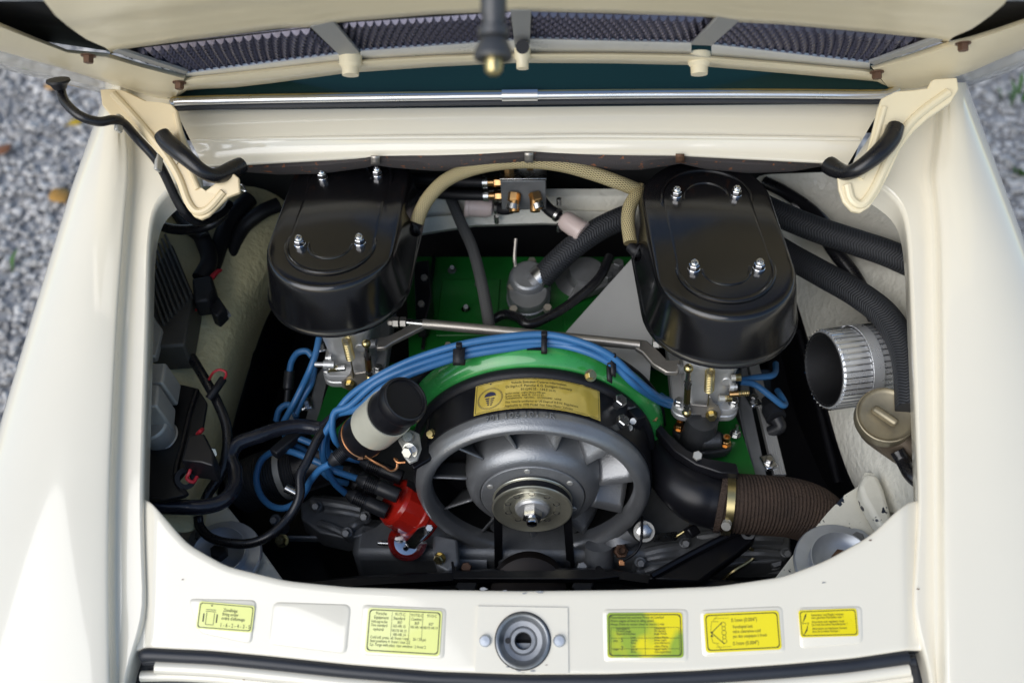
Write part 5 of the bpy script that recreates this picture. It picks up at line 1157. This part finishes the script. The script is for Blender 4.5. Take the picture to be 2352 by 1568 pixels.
def fuel_filter(a, b, za, zb_, label, lid):
    p, q = Pz(*a, za), Pz(*b, zb_); L_ = (q-p).length
    t = thing('fuel_filter', label, 'fuel filter', p, 'milky plastic fuel filters')
    ob('filter_bowl', MB().lathe([(1e-5, 0), (.0125, 0), (.0138, .0015), (.0138, .005), (.0125, .0055), (.0122, L_*.75), (.010, L_*.93), (.006, L_), (1e-5, L_)], p, q-p, 28), M_plastic, t)
    ob('filter_nipple', MB().cyl(q, q+(q-p).normalized()*.012, .0045), M_rubber, t)
    return q
qa = fuel_filter((1068, 473), (1134, 478), .745, .742, 'left milky fuel filter lying against the cream firewall', 0)
qb = fuel_filter((1340, 535), (1290, 500), .735, .742, 'right milky fuel filter below the golden hose', 0)
fuelh = [((1140, 478), (1165, 480), (1190, 468), (1200, 447), .743), ((1284, 496), (1262, 482), (1243, 460), (1236, 442), .745)]
for i, (a, b, c_, d, z_) in enumerate(fuelh):
    t = thing('fuel_hose', ('left' if i == 0 else 'right')+' black fuel hose between the regulator and its filter', 'hose', Pz(*a, z_), 'short black fuel hoses')
    pts = [Pz(*a, z_), Pz(*b, z_+.003), Pz(*c_, z_+.008), Pz(*d, z_+.015)]
    ob('hose_run', MB().tube(pts, .0072, 16), M_rubber, t)
    for k in (0,):
        ob('worm_clamp', MB().tube([pts[0].lerp(pts[1], .05), pts[0].lerp(pts[1], .3)], .0084, 20), M_steel, t)
        ob('clamp_screw', MB().cyl(pts[0]+Vector((0, -.008, -.006)), pts[0]+Vector((0, -.008, -.016)), .003).cyl(pts[0]+Vector((0, .006, .012)), pts[0]+Vector((0, .008, .02)), .003), M_steel, t)

# ================================================================ left side electrics
el = thing('relay_plate', 'black flaked relay mounting plate along the left wall', 'plate', Pz(400, 1050, .68))
ob('plate', MB().prism([Pz(*zC(*p), .690) for p in ((-20, 830), (240, 860), (325, 880), (375, 955), (350, 1100), (270, 1200), (265, 1320), (200, 1400), (255, 1470), (130, 1500), (-20, 1480))], (0, 0, -.006)), M_flake, el, bevel=.001)
ob('plate_fold', MB().tube(T2([(*zC(320, 890), .692), (*zC(280, 1010), .692), (*zC(240, 1180), .692), (*zC(200, 1370), .692), (*zC(262, 1475), .688)]), .0028, 8), M_black, el)
bx = thing('ignition_box', 'dark finned ignition box under the left rim', 'electronics', Pz(*zC(150, 350), .70))
corners = [zC(-20, 20), zC(160, 25), zC(300, 360), zC(270, 520), zC(250, 640), zC(-20, 660)]
ob('box_body', MB().prism([Pz(*p, .728) for p in corners], (0, 0, -.04)), M_box, bx, bevel=.003)
for k in range(8):
    f_ = k/8
    a = (60+12*k-30, 60+62*k*.55); pa = Pz(*zC(40+25*k, 50+40*k*.6), .730); pb_ = Pz(*zC(20+22*k+190-9*k, 350+38*k*.55), .730)
    p0, p1 = Pz(*zC(150-17*k, 45+25*k), .731), Pz(*zC(290-22*k, 370+22*k), .731)
    d = (p1-p0).normalized(); s_ = Vector((d.y, -d.x, 0)).normalized()
    ob('cooling_fin', MB().box((p0+p1)/2, .0028, (p1-p0).length, .012, (s_, d, s_.cross(d))), M_box, bx, bevel=.0006)
ob('box_bracket', MB().prism([Pz(*zC(*p), .733) for p in ((-20, 440), (60, 450), (128, 550), (90, 700), (-20, 730))], (0, 0, -.01)), M_relay, bx, bevel=.002)
def relay(poly, z_, h, label):
    t = thing('relay', label, 'relay', Pz(*zC(*poly[0]), .70), 'metal relays on the black plate')
    ob('relay_can', MB().prism([Pz(*zC(*p), z_) for p in poly], Pz(*zC(*h[1]), .702)-Pz(*zC(*h[0]), z_)), M_relay, t, bevel=.0025, bseg=3)
    return t
relay([(-60, 748), (150, 738), (130, 852), (-60, 856)], .738, ((150, 738), (236, 866)), 'rear square metal relay beside the finned box')
rl2 = relay([(-60, 868), (110, 856), (98, 978), (-60, 990)], .742, ((110, 856), (206, 1000)), 'front square metal relay with a black badge')
ob('relay_badge', MB().prism([Pz(*zC(*p), .7428) for p in ((-30, 930), (40, 925), (50, 970), (-30, 975))], (0, 0, -.0005)), M_inkb, rl2)
print_on('printed_text', [('201', 0, .006, .006), ('6', 0, 0, .006)], lambda x, y: Pz(*zC(12, 962), .7433)+Vector((x, y, 0)), M_gold, rl2)
rd = thing('round_relay', 'round metal can beside the square relays', 'relay', Pz(*zC(125, 1180), .69))
rc2 = Pz(*zC(118, 1150), .69)
ob('can_body', MB().lathe([(1e-5, .0245), (.0155, .0245), (.0172, .023), (.0176, .021), (.0176, .001), (.019, 0), (1e-5, 0)], rc2, (-.12, -.12, 1), 40), M_relay, rd, sharp=40)
vv, ff = text_mesh('BOSCH\nMADE IN', .0042, align='CENTER')
xr, yr, ar = axes((-.12, -.12, 1), (0, 1, 0))
ob('stamped_text', MB().add([rc2+ar*.0247+Vector((1, 0, .12))*p[0]+Vector((0, 1, .12))*p[1] for p in vv], ff), M_alloy, rd, merge=False)
bm_ = thing('black_module', 'small black module with red wires on the relay plate', 'module', Pz(*zC(310, 1230), .68))
ob('module_case', MB().prism([Pz(*zC(*p), .716) for p in ((270, 1140), (360, 1130), (415, 1240), (410, 1310), (340, 1290), (230, 1280))], (0, 0, -.03)), M_black, bm_, bevel=.002)
ob('module_screw', MB().hexa(Pz(*zC(378, 1245), .705), (.7, -.3, .5), .0065, .009), M_steel, bm_)
ob('module_wire', MB().tube(T2([(*zC(285, 1295), .70), (*zC(282, 1340), .70), (*zC(265, 1380), .695), (*zC(300, 1400), .69), (*zC(322, 1370), .69)]), .0019, 10), M_redw, bm_)
ob('module_wire', MB().tube(T2([(*zC(325, 1135), .70), (*zC(340, 1120), .705), (*zC(350, 1110), .70)]), .0024, 10), M_redw, bm_)
ob('module_grommet', MB().lathe([(.006, 0), (.011, 0), (.011, .004), (.006, .004)], Pz(*zC(250, 1385), .692), (.6, -.3, .7), 20), M_rubber, bm_)
# loose connectors on the wall
cn = thing('loose_connector', 'black three-pin connector with red wires on the left wall', 'connector', Pz(*zC(440, 440), .705))
ob('connector_block', MB().prism([Pz(*zC(*p), .722) for p in ((385, 400), (440, 370), (480, 430), (430, 480), (395, 460))], (0, 0, -.02)), M_rubber, cn, bevel=.002)
for k in range(3): ob('connector_pin', MB().box(Pz(*zC(438+25*k, 490-14*k), .708), .004, .012, .004, (Vector((.8, .6, 0)), Vector((-.6, .8, 0)), Vector((0, 0, 1)))), M_cast, cn)
for dx in (0, 14): ob('connector_wire', MB().tube(T2([(*zC(400+dx, 400), .715), (*zC(375+dx, 330), .725), (*zC(400+dx, 260), .73), (*zC(440+dx, 225), .725)]), .0017, 8), M_redw, cn)
ob('connector_block', MB().prism([Pz(*zC(*p), .735) for p in ((290, 270), (400, 250), (420, 330), (380, 390), (300, 400))], (0, 0, -.025)), M_rubber, cn, bevel=.003)
ob('connector_wire', MB().tube(T2([(*zC(280, 450), .71), (*zC(330, 445), .715), (*zC(380, 440), .715)]), .0015, 8), M_redw, cn)
fu = thing('fuse_holder', 'small inline fuse holder with a red wire loop', 'fuse holder', Pz(*zC(420, 880), .70))
ob('holder', MB().tube(T2([(*zC(465, 830), .70), (*zC(430, 880), .70), (*zC(385, 940), .695)]), .0044, 12), M_rubber, fu)
ob('wire_loop', MB().tube(T2([(*zC(388, 832), .70), (*zC(410, 795), .71), (*zC(445, 778), .712), (*zC(478, 790), .71), (*zC(480, 815), .705), (*zC(462, 835), .70)]), .0014, 8), M_redw, fu)
# harnesses and cables
def harness(pts, r_, m, label, name='wiring_harness', cat='wiring harness'):
    return tag(ob(name, MB().tube([Pz(*p) for p in pts], r_, 16, n=10), m), label, cat, 'black wiring on the left')
harness([(345, 1162, .675), (400, 1164, .67), (470, 1163, .665), (515, 1148, .66), (537, 1118, .655), (540, 1085, .655), (530, 1050, .66), (545, 1020, .665), (590, 1002, .665), (640, 985, .66), (690, 978, .655), (740, 985, .65)], .0080, M_tape, 'thick taped harness snaking from the left rim towards the coil')
harness([(455, 1185, .635), (460, 1210, .63), (485, 1235, .63), (530, 1247, .632), (580, 1246, .635), (625, 1225, .64), (665, 1185, .645), (688, 1140, .655), (690, 1090, .665), (705, 1060, .67), (735, 1000, .68), (770, 960, .68)], .0050, M_sleeve, 'smooth black cable looping over the left engine mount')
harness([(440, 820, .70), (470, 870, .695), (500, 925, .685), (520, 980, .675), (520, 1040, .665), (505, 1090, .655), (480, 1130, .65), (465, 1165, .645)], .0055, M_sleeve, 'black cable running down the left wall beside the relays')
harness([(350, 510, .77), (390, 525, .765), (440, 527, .765), (485, 515, .77), (515, 490, .775)], .006, M_sleeve, 'black cable under the left hinge arm')
harness([(400, 425, .75), (440, 500, .74), (470, 560, .735), (480, 600, .73), (460, 640, .725)], .010, M_rubber, 'dark wiring bundle behind the finned ignition box')
harness([(365, 460, .75), (400, 480, .745), (430, 520, .74), (470, 550, .74)], .008, M_rubber, 'dark wires in the front left corner of the bay')
harness([(745, 985, .665), (790, 945, .675), (830, 920, .685), (880, 905, .69)], .0085, M_tape, 'taped harness end tucked behind the ignition coil')
harness([(840, 940, .68), (900, 900, .70), (960, 870, .70), (1000, 858, .69)], .005, M_rubber, 'thin black wire between coil and green shroud')
# left hot-air hose with clamp
ld = thing('air_hose', 'black ribbed air hose with worm clamp left of the distributor', 'hose', Pz(640, 1090, .55))
ob('hose_ribs', MB().tube(T2([(560, 1120, .55), (600, 1100, .565), (650, 1085, .575), (690, 1075, .58)]), .030, 36, rf=(lambda s_: 1+.02*math.sin(s_*2*math.pi/.0030), .0006)), M_duct_b, ld)
a, b = Pz(655, 1083, .576), Pz(668, 1080, .578)
ob('worm_clamp', band(a, b, .0310, .0012), M_relay, ld, sharp=30)
ob('clamp_screw', MB().cyl(Pz(*zA(205, 820), .60), Pz(*zA(300, 870), .595), .005), M_steel, ld)
ob('hose_stub', MB().tube(T2([(668, 1080, .578), (720, 1066, .585), (760, 1050, .59)]), .0285, 32), M_black, ld)

# ================================================================ right side: duct, filter, oil filler
du = thing('heater_duct', 'brown ribbed fabric heater hose with brass clamp at lower right', 'hose', Pz(1780, 1160, .58))
ob('duct_hose', MB().tube(T2([(1655, 1152, .605), (1700, 1156, .605), (1760, 1160, .602), (1820, 1166, .595), (1870, 1185, .58), (1905, 1225, .555), (1915, 1280, .52)]), .0315, 48, rf=(lambda s_: 1+.022*math.sin(s_*2*math.pi/.0034), .00068)), M_duct, du)
ob('duct_cuff', MB().tube(T2([(1650, 1150, .605), (1664, 1153, .605)]), .0335, 44), M_duct, du)
ob('duct_clamp', band(Pz(1663, 1153, .605), Pz(1681, 1155, .605), .0332, .0014), M_gold, du, sharp=30)
ob('clamp_screw', MB().hexa(Pz(*zF(1120, 860), .615), (-.1, -.6, .8), .0046, .004).lathe([(.005, .0), (.005, .007), (1e-5, .007)], Pz(*zF(1120, 860), .615), (-.3, -.8, .4), 20), M_relay, du)
eb = thing('duct_elbow', 'black sheet metal duct elbow right of the fan', 'duct', Pz(1580, 1120, .58))
ob('elbow_shell', MB().tube(T2([(1512, 1020, .61), (1525, 1060, .612), (1550, 1100, .612), (1590, 1132, .61), (1625, 1146, .606), (1662, 1153, .604)]), lambda t: .018+.0125*min(1, t*1.5), 32), M_black, eb)
ob('elbow_seam', MB().tube([p+Vector((0, 0, .026)) for p in T2([(1520, 1035, .600), (1540, 1085, .605), (1580, 1122, .609), (1625, 1143, .609)])], .0018, 8), M_black, eb)
ob('elbow_flange', MB().tube([p+Vector((.0, -.026, -.008)) for p in T2([(1520, 1050, .605), (1545, 1100, .606), (1590, 1135, .605), (1650, 1160, .604)])], .003, 8), M_black, eb)

fl = thing('ribbed_filter', 'silver ribbed metal cylinder with open black end on the right', 'filter', Pz(1980, 850, .62))
f0 = Pz(1892, 849, .70); fd = Vector((.955, .235, -.10)).normalized(); FL = .095
M_foil = mat('bright_pleated_alloy', (.78, .79, .80), .28, .7, 0, .1, 30)
ob('pleated_shell', MB().lathe([(.0385, .0), (.0415, .0), (.0425, .002), (.0425, FL+.03)], f0, fd, 168, rmod=lambda k: 1.0 if k % 4 else .985), M_foil, fl, sharp=15)
pm = mesh_only('pleat', MB().box((0, 0, (FL+.03)/2), .0009, .0022, FL+.03), M_chrome)
for k in range(42):
    a = 2*math.pi*k/42; x, y, _ = axes(fd); d = x*math.cos(a)+y*math.sin(a); s_ = fd.cross(d)
    m = Matrix((s_, d, fd)).transposed().to_4x4(); inst('pleat', pm, Matrix.Translation(f0+d*.0428) @ m, fl)
ob('inner_tube', MB().lathe([(.0400, -.001), (.0388, -.0012), (.0375, .002), (.037, .05), (1e-5, .05)], f0, fd, 56), M_bay, fl)
ob('filter_band', MB().lathe([(.0440, FL*.34), (.0448, FL*.34), (.0448, FL*.47), (.0440, FL*.47)], f0, fd, 72), M_foil, fl)

M_cap = mat('aged_cap_metal', (.30, .26, .18), .42, .7, 0, .3, 60)
oc = thing('oil_filler_cap', 'dull metal oil filler cap with a raised grip bar', 'cap', Pz(2035, 990, .68))
c = Pz(2034, 955, .725); n = Vector((-.10, -.33, 1)).normalized(); 
ob('cap_disc', MB().lathe([(1e-5, .001), (.0235, .001), (.0262, .0022), (.0275, .0040), (.0286, .0036), (.0290, .001), (.0290, -.010), (.027, -.014)], c, n, 48), M_cap, oc, sharp=45)
g0, g1 = Pz(2004, 937, .730), Pz(2060, 975, .730); gd = (g1-g0).normalized(); gs = n.cross(gd).normalized()
ob('grip_bar', MB().box((g0+g1)/2+n*.001, (g1-g0).length, .0085, .010, (gd, gs, n)), M_cap, oc, bevel=.0036, bseg=4)
ob('filler_neck', MB().tube([c-n*.012, c-n*.024+Vector((.008, 0, -.004)), c+Vector((.05, -.012, -.045)), c+Vector((.11, -.02, -.08))], .0262, 36), mat('brown_neck', (.11, .085, .06), .45, .5, 0, .3, 40), oc)

# ================================================================ information labels on the tail panel
def label_plate(c4, m_, lines, label, extra=None, w_=1.0):
    A0, B0, C0, D0 = [Pp(*p, .0021) for p in c4]    # top-left, top-right, bottom-right, bottom-left
    asp = ((D0-A0).length+(C0-B0).length)/((B0-A0).length+(C0-D0).length)
    def fn(x, y, h=.0003):                          # x 0..1, y 0..asp from the bottom-left
        v_ = y/asp; return (D0.lerp(C0, x)).lerp(A0.lerp(B0, x), v_)+PN*h
    kk = .86
    t = thing('information_label', label, 'label', D0, 'yellow information labels on the tail panel')
    rr = []
    cr_ = .045
    for cx_, cy_, a0 in ((1-cr_, asp-cr_, 0), (cr_, asp-cr_, 90), (cr_, cr_, 180), (1-cr_, cr_, 270)):
        for k in range(5): rr.append(fn(cx_+cr_*math.cos(R(a0+22.5*k)), cy_+cr_*math.sin(R(a0+22.5*k)), 0))
    ob('foil', MB().prism(rr, PN*-.0004), m_, t)
    b = .022; bw = .011; mb = MB(); outer = []; inner = []
    for l_, o_ in ((outer, b), (inner, b+bw)):
        for cx_, cy_, a0 in ((1-cr_-o_, asp-cr_-o_, 0), (cr_+o_, asp-cr_-o_, 90), (cr_+o_, cr_+o_, 180), (1-cr_-o_, cr_+o_, 270)):
            for k in range(5): l_.append(fn(cx_+cr_*math.cos(R(a0+22.5*k)), cy_+cr_*math.sin(R(a0+22.5*k))))
    mb.grid([outer, inner], cv=True)
    ob('printed_border', mb, M_ink, t)
    if lines: print_on('printed_text', [(b_, x_, asp-(asp-y_)*kk-.012, s_*.92) for b_, x_, y_, s_ in lines(asp)], fn, M_ink, t)
    if extra:
        mb = MB()
        for seg in extra(asp):
            if len(seg) == 5:
                x0, y0, x1, y1, wd = seg; d = Vector((x1-x0, y1-y0, 0)).normalized()*wd/2
                mb.add([fn(x0-d.y, y0+d.x), fn(x1-d.y, y1+d.x), fn(x1+d.y, y1-d.x), fn(x0+d.y, y0-d.x)], [[0, 1, 2, 3]])
            else: mb.add([fn(*p) for p in seg[0]], [list(range(len(seg[0])))])
        ob('printed_diagram', mb, M_ink, t)
label_plate([q7(1340, 1015), q7(1712, 1048), q7(1690, 1228), q7(1315, 1200)], M_stk_pale, lambda a: [('Zündfolge', .45, a-.15, .085), ('firing order', .44, a-.23, .085), ('ordre d\'allumage', .43, a-.31, .085), ('1 - 6 - 2 - 4 - 3 - 5', .42, a-.45, .10)],
    'small pale yellow firing order label at the left', lambda a: [(.14, a-.13, .32, a-.13, .008), (.14, a-.16, .32, a-.16, .008), (.16, a-.18, .16, a-.38, .008), (.30, a-.18, .30, a-.38, .008), (.16, a-.38, .30, a-.38, .008), (.11, a-.2, .11, a-.34, .02), (.35, a-.2, .35, a-.34, .02), (.22, a-.06, .25, a-.06, .02)])
label_plate([q8(190, 1058), q8(688, 1082), q8(668, 1388), q8(165, 1358)], M_stk_pale, lambda a: [('Porsche', .11, a-.09, .062), ('Equipment', .09, a-.15, .062), ('Veh.cap.w.lbs', .055, a-.21, .055), ('Tire standard', .055, a-.265, .055), ('optional', .09, a-.325, .058),
    ('911T-C', .37, a-.09, .06), ('Standard', .35, a-.15, .06), ('837', .41, a-.21, .055), ('165 HR 15', .345, a-.265, .055), ('185/70 VR 15', .335, a-.33, .05), ('185 HR 14', .355, a-.39, .055), ('911T/E-C', .585, a-.09, .055), ('Comfort', .59, a-.15, .055), ('837', .64, a-.21, .055), ('185 HR 14', .58, a-.265, .05),
    ('911S-C', .80, a-.09, .06), ('837', .83, a-.21, .055), ('185/70 VR 15', .75, a-.265, .05), ('Cold infl. press. all. front / rear :   26 / 29 psi', .06, a-.445, .056), ('Seat positions 4  front / rear 2/2', .06, a-.50, .056), ('S.p. Targa with plast. rear window : 2 front 2', .06, a-.555, .056)],
    'large pale yellow equipment table label left of the lock cup', lambda a: [(.33, a-.04, .33, a-.36, .004), (.57, a-.04, .57, a-.40, .004), (.745, a-.04, .745, a-.40, .004)])
label_plate([q8(1792, 1095), q8(2298, 1092), q8(2308, 1396), q8(1796, 1396)], M_stk_green, lambda a: [('Motorölstand bei warmem Motor im Leerlauf', .045, a-.075, .052), ('Warm engine oil level at idling speed.', .045, a-.125, .052), ("Niveau d'huile du moteur chaud en marche à vide", .045, a-.175, .048),
    ('Anzeigegerät', .12, a-.235, .046), ('Oil level gauge', .12, a-.275, .046), ('Appareil indicateur', .12, a-.315, .046), ('Ölmeßstab', .62, a-.235, .046), ('Oil dipstick', .62, a-.275, .046), ("Jauge d'huile", .62, a-.315, .046),
    ('min', .08, a-.42, .055), ('5', .18, a-.42, .085), ('Liter', .31, a-.37, .046), ('quarts', .31, a-.41, .046), ('litres', .31, a-.45, .046), ('untere Marke', .62, a-.37, .046), ('lower mark', .62, a-.41, .046), ('cran inférieure', .62, a-.45, .046),
    ('max', .08, a-.545, .055), ('7', .18, a-.545, .085), ('Liter', .31, a-.50, .046), ('quarts', .31, a-.54, .046), ('litres', .31, a-.58, .046), ('obere Marke', .62, a-.50, .046), ('upper mark', .62, a-.54, .046), ('cran supérieure', .62, a-.58, .046)],
    'yellow-green faded oil level label right of the lock cup', lambda a: [(.05, a-.19, .95, a-.19, .004), (.05, a-.325, .95, a-.325, .004), (.05, a-.46, .95, a-.46, .004), (.05, .03, .95, .03, .004), (.05, .03, .05, a-.19, .004), (.95, .03, .95, a-.19, .004), (.50, .03, .50, a-.19, .004)])
def eng_diag(a):
    s = [(.09, a*.5, .24, a*.76, .009), (.09, a*.5, .25, a*.2, .009), (.08, a*.55, .10, a*.78, .004), (.10, a*.78, .19, a*.78, .004), (.08, a*.45, .10, a*.24, .004), (.10, a*.24, .18, a*.22, .004), (.13, a*.86, .33, a*.86, .003), (.14, a*.13, .34, a*.13, .003), (.12, a*.80, .18, a*.92, .004), (.15, a*.20, .20, a*.07, .004)]
    s.append(([(.07, a*.53), (.115, a*.53), (.09, a*.47)],)); s.append(([(.07, a*.40), (.115, a*.40), (.09, a*.46)],))
    for cy_, r_ in ((.70, .03), (.60, .024), (.49, .03), (.38, .024), (.28, .03)):
        for k in range(10):
            t0, t1 = k*.628, (k+1)*.628; s.append((.255+r_*math.cos(t0), a*cy_+r_*math.sin(t0), .255+r_*math.cos(t1), a*cy_+r_*math.sin(t1), .005))
    return s
label_plate([q9(185, 1100), q9(690, 1078), q9(712, 1340), q9(203, 1363)], M_stk_yel, lambda a: [('0.1mm (0.004")', .36, a-.13, .075), ('Ventilspiel kalt', .37, a-.225, .062), ('valve clearance-cold', .37, a-.295, .062), ('jeu des soupapes à froid', .37, a-.365, .062), ('0.1mm (0.004")', .36, a-.475, .075)], 'bright yellow valve clearance label with an engine diagram', eng_diag)
def bolt(a):
    return [([(.045, a*.48), (.105, a*.82), (.135, a*.88), (.12, a*.74)],), ([(.05, a*.05), (.11, a*.30), (.14, a*.42), (.125, a*.24)],), (.045, a*.50, .16, a*.52, .007), (.16, a*.52, .125, a*.36, .007)]
label_plate([q9(822, 1078), q9(1212, 1064), q9(1228, 1250), q9(838, 1260)], M_stk_yel, lambda a: [('Generator und Regler müssen', .21, a-.11, .062), ('vom gleichen Hersteller sein !', .21, a-.165, .062), ('Alternator and regulator must', .21, a-.245, .062), ('be from the same manufacturer !', .21, a-.30, .062), ('Alternateur et régulateur doivent', .21, a-.375, .06), ('être de la même marque !', .21, a-.43, .06)], 'small bright yellow generator label with a lightning flash', bolt)

# rubber plugs in the right wall
for x, y, z_, lab in ((q3(1545, 1390)[0], q3(1545, 1390)[1], .79, 'dark rubber plug high on the right wall beside the rim'),):
    tag(ob('rubber_plug', MB().lathe([(1e-5, .003), (.008, .003), (.012, .001), (.013, -.003)], Pz(x, y, z_), (-1, -.2, .4), 24), M_rubber), lab, 'plug')
